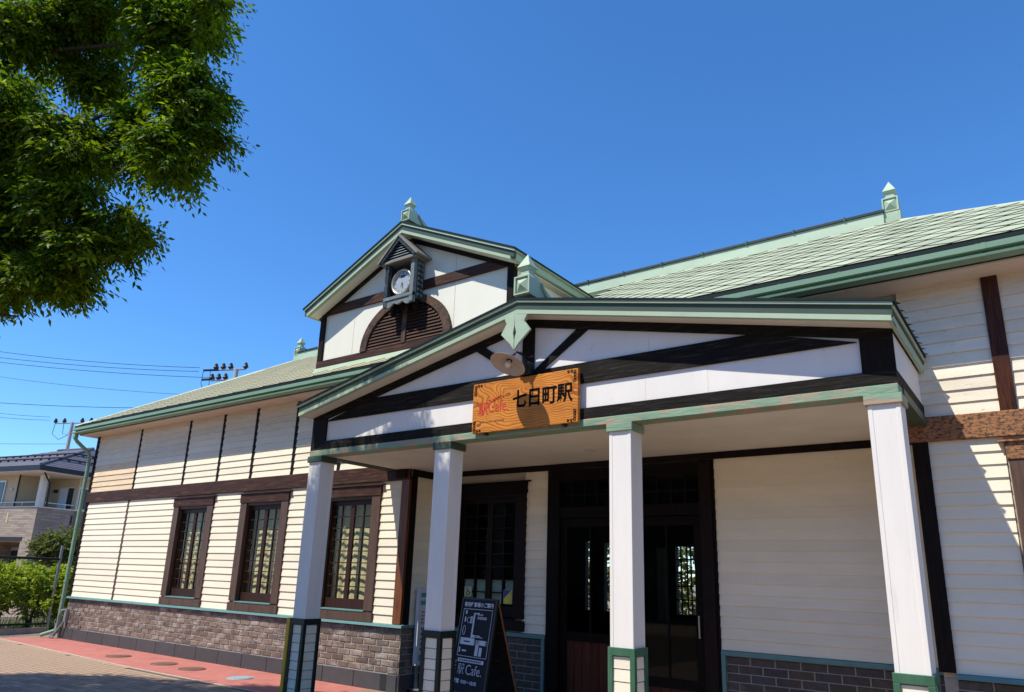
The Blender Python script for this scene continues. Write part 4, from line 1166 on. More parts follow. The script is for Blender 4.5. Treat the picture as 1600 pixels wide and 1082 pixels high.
# scalloped apron and hanging drops
g = G()
sc_ = [(kx - .30, 5.925)]
for k in range(25):
    t_ = k / 24
    sc_.append((kx - .30 + .60 * t_, 5.86 - .045 * abs(math.sin(t_ * 3 * math.pi)) - .02 * math.cos(t_ * 2 * math.pi)))
sc_.append((kx + .30, 5.925))
for k in range(len(sc_) - 3):
    a_, b_ = sc_[k + 1], sc_[k + 2]
    g.prism([a_, b_, (b_[0], 5.925), (a_[0], 5.925)], cf + .01, cf + .04, 'Y')
part('apron', g, 'clock_pale', ck)
g = G()
for s in (-1, 1):
    g.prism([(kx + s * .30, 5.92), (kx + s * .20, 5.92), (kx + s * .22, 5.78), (kx + s * .255, 5.70), (kx + s * .28, 5.78)], cf + .13, cf + .20, 'Y')
g.prism([(kx - .13, 5.92), (kx + .13, 5.92), (kx + .10, 5.86), (kx + .05, 5.83), (kx, 5.76), (kx - .05, 5.83), (kx - .10, 5.86)], cf + .12, cf + .16, 'Y')
part('bracket_drop', g, 'black_wood', ck)
# roof
g = G()
ap = 7.045
for s in (-1, 1):
    g.hexa([(kx, cf - .09, ap - .035), (kx + s * .44, cf - .09, 6.585), (kx + s * .44, cb_ + .03, 6.585), (kx, cb_ + .03, ap - .035)],
           [(kx, cf - .09, ap), (kx + s * .46, cf - .09, 6.612), (kx + s * .46, cb_ + .03, 6.612), (kx, cb_ + .03, ap)])
part('clock_roof', g, 'clock_roof', ck)
for s in (-1, 1):
    part('barge_board', G().prism([(kx, ap - .035), (kx + s * .43, 6.60), (kx + s * .35, 6.60), (kx, ap - .12)], cf - .075, cf - .045, 'Y'), 'clock_frame', ck)
part('pediment_back', G().prism([(kx - .34, 6.612), (kx + .34, 6.612), (kx, ap - .06)], cf - .015, cf + .0, 'Y'), 'dark_wood', ck)
for k in range(7):
    z = 6.618 + k * .047
    w_ = .33 * (1 - (z + .03 - 6.612) / (ap - .10 - 6.612))
    if w_ > .03:
        part('louvre_slat', G().prism([(cf - .042, z), (cf - .036, z), (cf - .016, z + .026), (cf - .022, z + .028)], kx - w_, kx + w_, 'X'), 'clock_pale', ck)
part('clock_rim', G().lathe((kx, 7.80, kz), (0, -1, 0), [(.235, 0), (.24, .05), (.225, .085), (.205, .09), (.19, .07), (.185, .05)], 40), 'brass', ck, smooth=True)
part('dial', G().lathe((kx, 7.80, kz), (0, -1, 0), [(0, .052), (.187, .052), (.187, .04)], 40), 'clock_face', ck)
g = G()
for k in range(12):
    a_ = k * math.pi / 6
    dx_, dz_ = math.sin(a_), math.cos(a_)
    p0, p1 = .145, .170
    n_ = Vector((dz_, 0, -dx_)) * .005
    c0 = Vector((kx + dx_ * p0, 7.746, kz + dz_ * p0)); c1 = Vector((kx + dx_ * p1, 7.746, kz + dz_ * p1))
    g.add([c0 - n_, c0 + n_, c1 + n_, c1 - n_], [(0, 1, 2, 3)])
g.box(kx - .045, 7.7445, kz + .085, kx + .055, 7.746, kz + .125)
part('hour_marks', g, 'clock_frame', ck)
g = G()
for a_, L_ in ((R(200), .09), (R(170), .13)):
    d_ = Vector((math.sin(a_), 0, math.cos(a_))); n_ = Vector((d_.z, 0, -d_.x)) * .006
    o_ = Vector((kx, 7.742, kz))
    g.add([o_ - n_, o_ + n_, o_ + d_ * L_ + n_ * .4, o_ + d_ * L_ - n_ * .4], [(0, 1, 2, 3)])
part('clock_hands', g, 'ink', ck)

# ------------------------------------------------------------------ A-frame notice board, bag, upright sign, posters
sw = thing('sandwich_board', 'dark navy folding notice board with white map and cafe hours standing in the porch', 'notice board', (-5.75, 7.4, 0))
FL, FR, TL, TR = Vector((-6.165, 7.235, .28)), Vector((-5.545, 7.10, .28)), Vector((-6.165, 7.435, 1.335)), Vector((-5.545, 7.30, 1.335))
ux = (FR - FL).normalized(); uz = (TL - FL).normalized(); un = ux.cross(uz)
if un.y > 0: un = -un
BW, BH = .535, (TL - FL).length
KU = (FR - FL).length / BW
def bp_(u, w, d=0.0): return FL + ux * u * KU + uz * w + un * d
def bquad(g, u0, w0, u1, w1, d=.004, mi=0): g.add([bp_(u0, w0, d), bp_(u1, w0, d), bp_(u1, w1, d), bp_(u0, w1, d)], [(0, 1, 2, 3)], mi)
def bslab(g, u0, w0, u1, w1, d0, d1): g.hexa([bp_(u0, w0, d0), bp_(u1, w0, d0), bp_(u1, w1, d0), bp_(u0, w1, d0)], [bp_(u0, w0, d1), bp_(u1, w0, d1), bp_(u1, w1, d1), bp_(u0, w1, d1)])
g = G(); bslab(g, 0, 0, BW, BH, -.02, 0); part('front_panel', g, 'board_navy', sw)
g = G()
for a_ in ((-.02, -.275, 0, BH + .02), (BW, -.275, BW + .02, BH + .02), (0, BH, BW, BH + .02), (0, -.03, BW, 0)):
    bslab(g, a_[0], a_[1], a_[2], a_[3], -.022, .006)
part('front_frame', g, 'black_iron', sw)
g = G()
bkv = Vector((.19, .72, 0))
q0 = [TL + Vector((0, .03, .01)), TR + Vector((0, .03, .01)), FR + bkv * .75 - Vector((0, 0, .18)), FL + bkv * .75 - Vector((0, 0, .18))]
g.hexa(q0, [p + Vector((0.004, .02, 0)) for p in q0]); part('rear_panel', g, 'black_wood', sw)
part('rear_edge', G().tube([q0[1], q0[2]], .011, 6), 'brown_ink', sw)
g = G()
put_text(g, '専用駐車場のご案内', .060, bp_(BW / 2, BH - .085, .004), ux, uz, bold=.0016, sx=1.06, align='CENTER')
u0, u1, w0, w1 = .03, BW - .03, .40, BH - .115
t_ = .006
for a_ in ((u0, w0, u1, w0 + t_), (u0, w1 - t_, u1, w1), (u0, w0, u0 + t_, w1), (u1 - t_, w0, u1, w1)): bquad(g, *a_)
bquad(g, .21, .62, .235, w1 - .05); bquad(g, .21, w1 - .06, .30, w1 - .045)
put_text(g, '駅cafe', .040, bp_(.275, w1 - .075, .004), ux, uz, bold=.0004)
put_text(g, '専用駐車場', .037, bp_(.275, w1 - .118, .004), ux, uz, bold=.0008, sx=.95)
bquad(g, .05, .535, .28, .615); bquad(g, .31, .42, .36, .60); bquad(g, .31, .545, .46, .60); bquad(g, .375, .42, .42, .52)
for w_ in (.545, .565, .585): bquad(g, .288, w_, .302, w_ + .010)
for w_ in (.545, .565, .585): bquad(g, .468, w_, .480, w_ + .010)
bquad(g, .07, w1 - .065, .095, w1 - .02); bquad(g, .07, w1 - .16, .09, w1 - .10); bquad(g, .05, .44, .07, .50)
bquad(g, .235, .625, .275, .655); bquad(g, .285, .642, .36, .652); bquad(g, .285, .627, .40, .635); bquad(g, .10, .455, .17, .475)
for k in range(4): bquad(g, .165, w1 - .17 + k * .022, .205, w1 - .157 + k * .022)
for (cu, cw_, rr, hh) in ((.145, w1 - .135, .032, .032), (.085, .70, .020, .055)):
    pts = [bp_(cu + rr * math.cos(k * .4488), cw_ + hh * math.sin(k * .4488), .004) for k in range(15)]
    g.tube(pts, .004, 4)
bquad(g, .06, .335, BW - .06, .375)
put_text(g, '駅', .135, bp_(.075, .205, .004), ux, uz, bold=-.0010, sx=1.0)
put_text(g, 'Cafe.', .165, bp_(.205, .200, .004), ux, uz, bold=-.0012, sx=.92)
put_text(g, '時間  9:00〜18:00', .056, bp_(.028, .095, .004), ux, uz, bold=.0014, sx=1.08)
for k in range(4):
    pts = [bp_(.028 + .014 * math.sin(j * 1.3 + k), .345 - .05 * k - .009 * j, .004) for j in range(5)]
    g.tube(pts, .003, 4)
part('board_print', g, 'chalk', sw)
g = G()
for k in range(13): bquad(g, .08 + k * .028, .345, .098 + k * .028, .365, .006)
bquad(g, .11, .565, .21, .58, .006)
part('strip_print', g, 'board_navy', sw)

g = G()
def blob(g, c, rx, ry, rz, seed, n=14, mcount=9):
    r_ = random.Random(seed)
    rows = []
    for i_ in range(mcount + 1):
        th = math.pi * i_ / mcount
        rows.append([(c[0] + rx * math.sin(th) * math.cos(6.2832 * k / n) * (1 + r_.uniform(-.12, .12)), c[1] + ry * math.sin(th) * math.sin(6.2832 * k / n) * (1 + r_.uniform(-.12, .12)), c[2] + rz * math.cos(th) * (1 + r_.uniform(-.07, .07))) for k in range(n)])
    v = [p for row in rows for p in row]
    g.add(v, [(i_ * n + k, i_ * n + (k + 1) % n, (i_ + 1) * n + (k + 1) % n, (i_ + 1) * n + k) for i_ in range(mcount) for k in range(n)])
blob(g, (-5.80, 6.98, .12), .20, .13, .15, 3); blob(g, (-5.74, 6.98, .26), .05, .04, .05, 5)
single('plastic_bag', g, 'bag', 'pale blue plastic weight bag slumped at the foot of the navy notice board', 'bag', smooth=True)
us = thing('upright_sign', 'tall narrow white notice sign standing by the brick return wall behind a column', 'sign', (-7.5, 8.2, 0))
usg = G().box(-7.66, 8.14, .36, -7.60, 8.42, 1.42); part('sign_panel', usg, 'sign_white', us)
part('sign_stand', G().box(-7.645, 8.18, .03, -7.615, 8.22, .359).box(-7.645, 8.34, .03, -7.615, 8.38, .359).box(-7.74 + .04, 8.15, 0.021, -7.52, 8.40, .05), 'steel', us)
g = G(); xx = -7.598
for a_ in ((8.17, 1.30, 8.39, 1.36), (8.17, 1.19, 8.39, 1.25), (8.19, .42, 8.37, .50)): g.add([(xx, a_[0], a_[1]), (xx, a_[2], a_[1]), (xx, a_[2], a_[3]), (xx, a_[0], a_[3])], [(0, 1, 2, 3)])
part('teal_print', g, 'teal_print', us)
g = G()
for k in range(4):
    z = 1.08 - .05 * k
    for y_ in (8.20, 8.26, 8.32): g.add([(xx, y_, z), (xx, y_ + .045, z), (xx, y_ + .045, z + .022), (xx, y_, z + .022)], [(0, 1, 2, 3)])
part('red_print', g, 'red_ink', us)
g = G()
for k in range(5):
    z = .84 - .07 * k
    for y_, w_ in ((8.21, .02), (8.25, .09)): g.add([(xx, y_, z), (xx, y_ + w_, z), (xx, y_ + w_, z + .035), (xx, y_, z + .035)], [(0, 1, 2, 3)])
part('black_print', g, 'ink', us)
yp = YR + .034
ps = thing('window_poster', 'small blue and yellow poster stuck in the dark porch window', 'poster', (-6.27, yp, 1.28))
part('poster_sheet', G().add([(-6.355, yp, 1.26), (-6.205, yp, 1.26), (-6.205, yp, 1.45), (-6.355, yp, 1.45)], [(0, 1, 2, 3)]), 'poster_yellow', ps)
part('poster_print', G().add([(-6.35, yp - .002, 1.33), (-6.22, yp - .002, 1.445), (-6.35, yp - .002, 1.445)], [(0, 1, 2)]), 'poster_blue', ps)
ps = thing('access_sticker', 'pale square wheelchair access sticker in the porch window beside the column', 'sticker', (-7.0, yp, 1.34))
part('sticker_sheet', G().add([(-7.075, yp, 1.335), (-6.935, yp, 1.335), (-6.935, yp, 1.475), (-7.075, yp, 1.475)], [(0, 1, 2, 3)]), 'poster_cream', ps)
g = G()
pts = [(-7.005 + .030 * math.cos(k * .45 + 2.4), yp - .003, 1.385 + .030 * math.sin(k * .45 + 2.4)) for k in range(10)]
g.tube(pts, .004, 4); g.tube([(-7.01, yp - .003, 1.45), (-7.008, yp - .003, 1.405), (-6.975, yp - .003, 1.40), (-6.96, yp - .003, 1.37)], .005, 4)
part('wheelchair_symbol', g, 'ink', ps)

# ------------------------------------------------------------------ small things on the red pavement
def cover(x, y, r, mk, label, grp=None, cat='manhole cover', square=False):
    g = G(); n = 24
    g.lathe((x, y, .001), (0, 0, 1), [(0, .010), (r * .86, .010), (r * .88, .004), (r * .92, .004), (r * .93, .009), (r, .009), (r * 1.02, 0)], n)
    for k in range(-3, 4):
        w_ = math.sqrt(max(0, (r * .8) ** 2 - (k * r * .22) ** 2))
        g.box(x - w_, y + k * r * .22 - .012, .011, x + w_, y + k * r * .22 + .012, .015)
    single('manhole_cover', g, mk, label, cat, grp)
cover(-14.16, 7.21, .22, 'iron', 'brown iron manhole cover in the red pavement, farthest from the porch', 'round covers in the red pavement')
cover(-12.63, 7.24, .22, 'iron', 'brown iron manhole cover between two others on the red pavement', 'round covers in the red pavement')
cover(-11.75, 7.23, .22, 'iron', 'brown iron manhole cover next to the grey steel one', 'round covers in the red pavement')
cover(-10.36, 7.20, .20, 'steel_grate', 'grey steel cover in the red pavement, nearest the porch column', 'round covers in the red pavement')
g = G()
g.tube([(-18.12, 7.90, .60), (-18.14, 7.86, .62), (-18.25, 7.84, .60), (-18.32, 7.83, .48), (-18.32, 7.83, .22), (-18.30, 7.80, .06), (-18.30, 7.74, .01)], .022, 8)
g.tube([(-18.10, 7.88, .42), (-18.16, 7.85, .30), (-18.26, 7.80, .14), (-18.38, 7.74, .02)], .020, 8)
g.box(-18.16, 7.86, .36, -18.06, 7.935, .64)
single('conduit', g, 'steel', 'grey bent conduit pipe with brown box at the far brick corner', 'pipe')

# ------------------------------------------------------------------ fence and planting at the far end
fn = thing('mesh_fence', 'black wire mesh fence with a top rail beside the far end of the station', 'fence', (-19.9, 6.5, 0))
fa, fb = Vector((-19.35, 3.2, 0)), Vector((-20.05, 8.35, 0))
fd = (fb - fa).normalized(); L_ = (fb - fa).length
g = G(); nrm = Vector((fd.y, -fd.x, 0))
q_ = [fa - nrm * .09, fb - nrm * .09, fb + nrm * .09, fa + nrm * .09]
g.hexa([p + Vector((0, 0, -.05)) for p in q_], [p + Vector((0, 0, .12)) for p in q_])
single('fence_kerb', g, 'kerb', kind='structure')
part('top_rail', G().tube([fa + Vector((0, 0, 1.72)), fb + Vector((0, 0, 1.72))], .03, 8), 'fence', fn)
part('bottom_rail', G().tube([fa + Vector((0, 0, .20)), fb + Vector((0, 0, .20))], .022, 8), 'fence', fn)
for k in range(3):
    p = fa + fd * (L_ * (k / 2))
    part('fence_post', G().tube([p + Vector((0, 0, .1)), p + Vector((0, 0, 2.05 if k == 2 else 1.75))], .035, 8), 'steel', fn)
g = G()
nw = int(L_ / .075)
for k in range(nw):
    p = fa + fd * (.04 + k * .075)
    g.tube([p + Vector((0, 0, .22)), p + Vector((0, 0, 1.70))], .0035, 3, cap=False)
for z in np.arange(.3, 1.7, .15): g.tube([fa + Vector((0, 0, z)), fb + Vector((0, 0, z))], .0035, 3, cap=False)
part('wire_mesh', g, 'fence', fn, kind='stuff')

def leaf_cloud(name, blobs, sprays, L, mk, parent, seed, per=9, twig=.36, droop=.55, shell=.55, stuff=True, width=.34):
    """leafy twigs spread through ellipsoid clumps: every leaf is a small folded blade"""
    rng = np.random.default_rng(seed)
    bl = np.array(blobs, float)
    vol = (bl[:, 3] * bl[:, 4] * bl[:, 5]) ** (2 / 3)
    pick = rng.choice(len(bl), sprays, p=vol / vol.sum())
    d = rng.normal(size=(sprays, 3)); d /= np.linalg.norm(d, axis=1)[:, None]
    rad = shell + (1 - shell) * rng.random(sprays) ** .6
    rad = np.where(rng.random(sprays) < .35, rng.random(sprays) ** .5, rad)
    c = bl[pick, :3] + d * bl[pick, 3:6] * rad[:, None]
    tdir = d * np.array([1, 1, .35]) + rng.normal(size=(sprays, 3)) * .55 + np.array([0, 0, -droop])
    tdir /= np.linalg.norm(tdir, axis=1)[:, None]
    k = np.arange(per) / per
    n = sprays * per
    tl = twig * (.6 + .8 * rng.random(sprays))
    base = (c[:, None, :] + tdir[:, None, :] * (k[None, :, None] - .4) * tl[:, None, None]).reshape(n, 3)
    base[:, 2] -= np.tile(k ** 2, sprays) * .06
    td = np.repeat(tdir, per, 0)
    side = np.cross(td, np.array([0, 0, 1.0])); side /= (np.linalg.norm(side, axis=1)[:, None] + 1e-6)
    sgn = np.tile(np.where(np.arange(per) % 2 == 0, 1, -1), sprays)[:, None]
    ld = td * .75 + side * sgn * .75 + rng.normal(size=(n, 3)) * .22 + np.array([0, 0, -.28])
    ld /= np.linalg.norm(ld, axis=1)[:, None]
    nr = np.cross(ld, side * sgn) + rng.normal(size=(n, 3)) * .45
    wd = np.cross(ld, nr); wd /= (np.linalg.norm(wd, axis=1)[:, None] + 1e-6)
    nn = np.cross(wd, ld)
    ln_ = L * (.6 + .7 * rng.random(n))[:, None]
    w = ln_ * width
    mid = base + ld * ln_ * .45 - nn * ln_ * .05
    P = np.stack([base, mid + wd * w * .5 + nn * ln_ * .06, base + ld * ln_ - np.array([0, 0, 1]) * ln_ * .12, mid - wd * w * .5 + nn * ln_ * .06, mid], 1).reshape(-1, 3)
    F = np.array([[0, 1, 4], [1, 2, 4], [2, 3, 4], [3, 0, 4]])
    idx = (np.arange(n)[:, None, None] * 5 + F[None]).reshape(-1, 3)
    me = bpy.data.meshes.new(name)
    rl = np.array(root_loc(parent))
    V = (P - rl).astype(np.float32)
    me.vertices.add(len(V)); me.vertices.foreach_set('co', V.ravel())
    me.loops.add(idx.size); me.loops.foreach_set('vertex_index', idx.ravel().astype(np.int32))
    me.polygons.add(len(idx)); me.polygons.foreach_set('loop_start', np.arange(0, idx.size, 3, dtype=np.int32))
    me.polygons.foreach_set('loop_total', np.full(len(idx), 3, dtype=np.int32))
    tone = np.repeat(np.clip(rng.normal(.40, .24, sprays)[:, None] + rng.normal(0, .15, (sprays, per)), 0, 1).ravel(), 5).astype(np.float32)
    at_ = me.attributes.new('tone', 'FLOAT', 'POINT'); at_.data.foreach_set('value', tone)
    me.materials.append(M[mk]); me.update(calc_edges=True); me.validate()
    o = bpy.data.objects.new(name, me); COL.objects.link(o); o.parent = parent
    if stuff: o['kind'] = 'stuff'
    return o

def limbs(parent, segs, name='branch', mk='bark'):
    g = G()
    for path, r0, r1 in segs:
        rs = [r0 + (r1 - r0) * i / (len(path) - 1) for i in range(len(path))]
        g.tube(path, rs, 7)
    return part(name, g, mk, parent, smooth=True)

# the big street tree: trunk left of the picture, crown over the forecourt
tr = thing('zelkova_tree', 'tall dense green street tree with drooping leafy twigs overhanging the forecourt', 'tree', (-12.9, 1.0, 0))
limbs(tr, [([(-12.9, 1.0, 0), (-12.85, 1.05, 1.2), (-12.8, 1.1, 2.6), (-12.6, 1.2, 3.6)], .24, .17)], 'trunk')
CROWN = [  # x, y, z, rx, ry, rz
    (-7.55, 3.45, 7.85, .80, .50, .50), (-8.2, 3.3, 8.0, .8, .6, .6), (-9.0, 3.0, 8.0, .9, .7, .7), (-9.9, 2.5, 7.9, 1.0, .8, .8),
    (-7.25, 3.62, 6.45, .48, .40, .45), (-7.6, 3.45, 6.05, .50, .42, .42), (-7.9, 3.4, 6.75, .75, .55, .50), (-8.5, 3.1, 6.2, .8, .6, .6), (-9.5, 2.7, 6.7, 1.0, .8, .8), (-10.3, 2.3, 6.6, 1.0, .8, .8),
    (-8.7, 3.0, 5.5, .60, .5, .40), (-8.2, 3.35, 5.32, .42, .4, .24), (-8.45, 3.25, 4.98, .45, .4, .22), (-9.0, 3.0, 5.05, .65, .5, .30), (-9.8, 2.7, 4.95, .75, .6, .32), (-10.6, 2.4, 5.0, .8, .7, .40),
    (-9.2, 3.0, 4.72, .60, .45, .16), (-9.9, 2.7, 4.62, .55, .45, .16), (-10.0, 2.5, 5.6, .9, .7, .6), (-10.9, 2.1, 5.9, .9, .8, .8),
    (-11.6, 1.8, 5.4, 1.0, .9, .8), (-12.4, 1.6, 5.2, 1.1, 1.0, .8), (-13.2, 1.8, 5.2, 1.0, 1.0, .7), (-11.8, 1.4, 6.8, 1.2, 1.0, 1.0), (-13.2, .9, 6.6, 1.2, 1.1, 1.0), (-12.2, .6, 8.0, 1.3, 1.1, .9),
    (-8.75, 3.1, 4.78, .55, .4, .14), (-13.1, 2.3, 6.0, .9, .55, .5), (-12.1, 2.5, 6.4, .9, .5, .5), (-11.0, 2.8, 6.8, .9, .45, .45), (-10.0, 3.2, 6.9, .7, .4, .4), (-7.7, 3.1, 8.75, .7, .4, .35), (-8.6, 2.9, 8.8, .8, .6, .4), (-7.45, 3.55, 7.05, .5, .4, .4),
    (-10.9, 1.7, 7.9, 1.1, .9, .8), (-11.5, 0.2, 5.6, 1.2, 1.0, .9), (-13.5, -.2, 5.6, 1.2, 1.1, .9)]
SPRAY = []
rs_ = random.Random(17)
for cx_, cy_, cz_, rx_, ry_, rz_ in CROWN:      # every clump is a stack of flat, tilted boughs with air between them
    for k in range(6):
        a_, e_ = rs_.uniform(0, 6.283), rs_.uniform(-.9, .9)
        q_ = rs_.uniform(.45, .85)
        SPRAY.append((cx_ + rx_ * q_ * math.cos(a_) * math.cos(e_), cy_ + ry_ * q_ * math.sin(a_) * math.cos(e_), cz_ + rz_ * q_ * math.sin(e_) + .05, rx_ * .50, ry_ * .50, max(.08, rz_ * .26)))
leaf_cloud('crown', SPRAY, 26000, .086, 'leaf', tr, 5, per=11, twig=.44, droop=.48, width=.42, shell=.3)
def curve_to(a, b, sag=.0, n=6, seed=0):
    r_ = random.Random(seed); a = Vector(a); b = Vector(b)
    return [a.lerp(b, i / (n - 1)) + Vector((r_.uniform(-.06, .06), r_.uniform(-.06, .06), sag * math.sin(math.pi * i / (n - 1)) + r_.uniform(-.04, .04))) for i in range(n)]
top_ = (-12.6, 1.2, 3.6)
seg = []
for i_, (q, s_) in enumerate((((-10.4, 2.5, 4.75), .15), ((-10.0, 2.5, 6.3), .4), ((-10.6, 1.9, 7.6), .5), ((-12.6, .8, 7.6), .1), ((-13.6, .2, 6.2), .2), ((-11.7, .5, 6.0), .2), ((-13.3, 1.9, 5.2), .2))):
    seg.append((curve_to(top_, q, s_, 7, i_), .11, .045))
for i_, (p_, q) in enumerate((((-10.4, 2.5, 4.75), (-8.5, 3.2, 4.85)), ((-10.4, 2.5, 4.75), (-9.4, 2.9, 4.32)), ((-10.4, 2.5, 4.75), (-8.3, 3.3, 5.2)), ((-10.0, 2.5, 6.3), (-7.5, 3.5, 6.3)), ((-10.0, 2.5, 6.3), (-8.0, 3.3, 6.0)),
                              ((-10.6, 1.9, 7.6), (-7.8, 3.4, 7.8)), ((-10.0, 2.5, 6.3), (-8.0, 3.4, 7.0)), ((-10.6, 1.9, 7.6), (-9.0, 3.0, 8.1)), ((-10.0, 2.5, 6.3), (-8.7, 3.0, 5.5)))):
    seg.append((curve_to(p_, q, .06, 7, 20 + i_), .040, .010))
limbs(tr, seg)

# shrubs by the fence
def shrub(name, label, cat, loc, blobs, n, L, mk, seed, stems, **kw):
    t_ = thing(name, label, cat, loc)
    leaf_cloud('foliage', blobs, n, L, mk, t_, seed, **kw)
    limbs(t_, stems, 'stems')
    return t_
shrub('lime_shrub', 'bright lime green leafy shrub behind the wire fence, nearer the station corner', 'shrub', (-21.0, 8.3, 0),
      [(-21.0, 8.35, 1.15, .85, .8, .42), (-20.7, 8.5, .75, .8, .7, .45), (-21.3, 8.1, 1.35, .5, .5, .3), (-20.9, 8.9, 1.1, .6, .6, .5)], 1150, .10, 'leaf_lime', 21,
      [([(-21.0, 8.3, 0), (-20.95, 8.32, .4), (-20.8, 8.4, .9)], .05, .02), ([(-21.05, 8.3, 0), (-21.15, 8.25, .5), (-21.3, 8.1, 1.2)], .04, .015)], per=9, twig=.3, droop=.0, width=.5)
shrub('lime_shrub', 'bright lime green leafy shrub behind the wire fence at the picture edge', 'shrub', (-20.9, 6.6, 0),
      [(-20.9, 6.6, 1.2, .9, .8, .42), (-20.8, 6.9, .75, .9, .8, .5), (-21.3, 7.2, 1.3, .6, .5, .4), (-20.7, 7.35, .9, .5, .5, .45)], 1300, .10, 'leaf_lime', 22,
      [([(-20.9, 6.7, 0), (-20.9, 6.65, .4), (-20.8, 6.5, .9)], .05, .02), ([(-20.95, 6.8, 0), (-21.1, 7.0, .6), (-21.2, 7.2, 1.2)], .04, .015)], per=9, twig=.3, droop=.0, width=.5)
shrub('clipped_tree', 'small rounded olive green garden tree in front of the brown house', 'tree', (-27.6, 11.6, 0),
      [(-27.6, 11.6, 2.30, 1.05, 1.0, .55), (-27.1, 11.9, 2.1, .7, .7, .5), (-28.1, 11.3, 2.1, .7, .7, .45), (-27.5, 11.7, 1.75, .9, .8, .35)], 900, .12, 'leaf_olive', 23,
      [([(-27.6, 11.6, 0), (-27.6, 11.6, .9), (-27.5, 11.65, 1.8)], .09, .04), ([(-27.6, 11.6, .9), (-28.0, 11.4, 1.8)], .05, .02), ([(-27.6, 11.6, .8), (-27.1, 11.9, 1.8)], .05, .02)], per=9, twig=.3, droop=.0, width=.55)
g = G()
rg = random.Random(4)
for k in range(900):
    x_, y_ = -20.2 - rg.random() * 2.2, 5.0 + rg.random() * 4.2
    h_ = .12 + .22 * rg.random(); a_ = rg.random() * 6.28
    dx_, dy_ = .012 * math.cos(a_), .012 * math.sin(a_)
    lx, ly = rg.uniform(-.08, .08), rg.uniform(-.08, .08)
    g.add([(x_ - dx_, y_ - dy_, .0), (x_ + dx_, y_ + dy_, 0), (x_ + lx, y_ + ly, h_)], [(0, 1, 2)])
single('grass', g, 'leaf_lime', kind='stuff')
g = G(); g.add([(-26, 3, .002), (-19.85, 3, .002), (-20.15, 8.6, .002), (-18.6, 9.0, .002), (-18.6, 15, .002), (-26, 15, .002)], [(0, 1, 2, 3, 4, 5)])
single('garden_bed', g, 'soil', kind='structure')
rw = shrub('trackside_bush', 'pale green bush beyond the rear windows, glimpsed through the entrance', 'shrub', (-11.5, 20.5, 0),
      [(-9.2, 20.5, 1.5, 1.7, .8, 1.7), (-11.5, 20.7, 1.6, 1.7, .8, 1.7), (-13.4, 20.6, 1.6, 1.5, .8, 1.6)], 1500, .16, 'leaf_olive', 31, [([(-11.4, 20.5, 0), (-11.4, 20.6, 1.0)], .08, .05)], per=9, twig=.4, droop=.0, width=.6)

# ------------------------------------------------------------------ neighbouring house
O = Vector((-36.13, 13.71, 0)); h1 = Vector((-.975, -.222, 0)); h2 = Vector((-.222, .975, 0))
hs = thing('neighbour_house', 'two storey house with brown stone cladding, balcony and violet grey hipped roof', 'house', tuple(O))
def hp(a, b, z): return O + h1 * a + h2 * b + Vector((0, 0, z))
def hbox(g, a0, b0, z0, a1, b1, z1, mi=0):
    g.hexa([hp(a0, b0, z0), hp(a1, b0, z0), hp(a1, b1, z0), hp(a0, b1, z0)], [hp(a0, b0, z1), hp(a1, b0, z1), hp(a1, b1, z1), hp(a0, b1, z1)], mi)
def add_uv(o, scale=1.0):
    me = o.data; uvl = me.uv_layers.new(name='UVMap')
    for p in me.polygons:
        n = p.normal
        for li in p.loop_indices:
            co = me.vertices[me.loops[li].vertex_index].co
            if abs(n.z) > .7: uv = (co.x, co.y)
            else:
                t2 = Vector((-n.y, n.x, 0)).normalized(); uv = (co.x * t2.x + co.y * t2.y, co.z)
            uvl.data[li].uv = (uv[0] * scale, uv[1] * scale)
g = G()
hbox(g, 0, 0, 0, .70, 4.6, 2.55); hbox(g, 3.6, 0, 0, 7.2, 4.6, 2.55); hbox(g, .0, 0, 2.55, 7.2, .16, 4.0); hbox(g, 0, .16, 2.55, .16, 4.6, 4.0); hbox(g, .70, 1.5, 0, 3.6, 1.7, 2.55); hbox(g, .16, .16, 2.50, 7.2, 4.6, 2.62)
o = part('cladding', g, 'stone', hs); add_uv(o)
g = G(); hbox(g, 1.9, .16, 2.62, 7.2, 4.6, 5.50); hbox(g, .0, 1.75, 2.62, 1.9, 4.6, 5.50)
part('upper_wall', g, 'house_wall', hs)
g = G(); hbox(g, -.02, -.02, 4.001, 7.2, .18, 4.05); hbox(g, -.02, .18, 4.001, .18, 4.6, 4.05)
part('parapet_cap', g, 'house_trim', hs)
g = G(); 
g.tube([hp(7.2, .06, 4.24), hp(.06, .06, 4.24), hp(.06, 4.5, 4.24)], .022, 6)
for a_, b_ in ((.06, .06), (1.2, .06), (2.4, .06), (3.6, .06), (.06, 1.3), (.06, 2.6)): g.tube([hp(a_, b_, 4.05), hp(a_, b_, 4.24)], .018, 6)
part('balcony_rail', g, 'alu', hs)
g = G(); hbox(g, .02, .02, 4.05, .26, .26, 5.45); part('balcony_column', g, 'house_trim', hs)
g = G(); hbox(g, 2.72, .10, 4.20, 4.4, .158, 5.26); w_ = part('window', g, 'alu', hs)
g = G(); hbox(g, 2.80, .085, 4.26, 3.45, .099, 5.19); part('pane', g, 'dark_glass', w_)
g = G(); hbox(g, 3.52, .085, 4.26, 4.32, .099, 5.19); part('pane', g, 'curtain_pale', w_)
g = G(); hbox(g, .18, 1.70, 4.06, 1.25, 1.749, 5.12); hbox(g, -.012, 1.8, 4.06, -.001, 3.6, 5.1); w_ = part('window', g, 'alu', hs)
g = G(); hbox(g, .62, 1.685, 4.1, 1.16, 1.699, 5.05); part('pane', g, 'curtain_pale', w_)
g = G(); hbox(g, .22, 1.685, 4.1, .58, 1.699, 5.05); hbox(g, -.022, 1.86, 4.1, -.013, 3.5, 5.04); part('pane', g, 'dark_glass', w_)
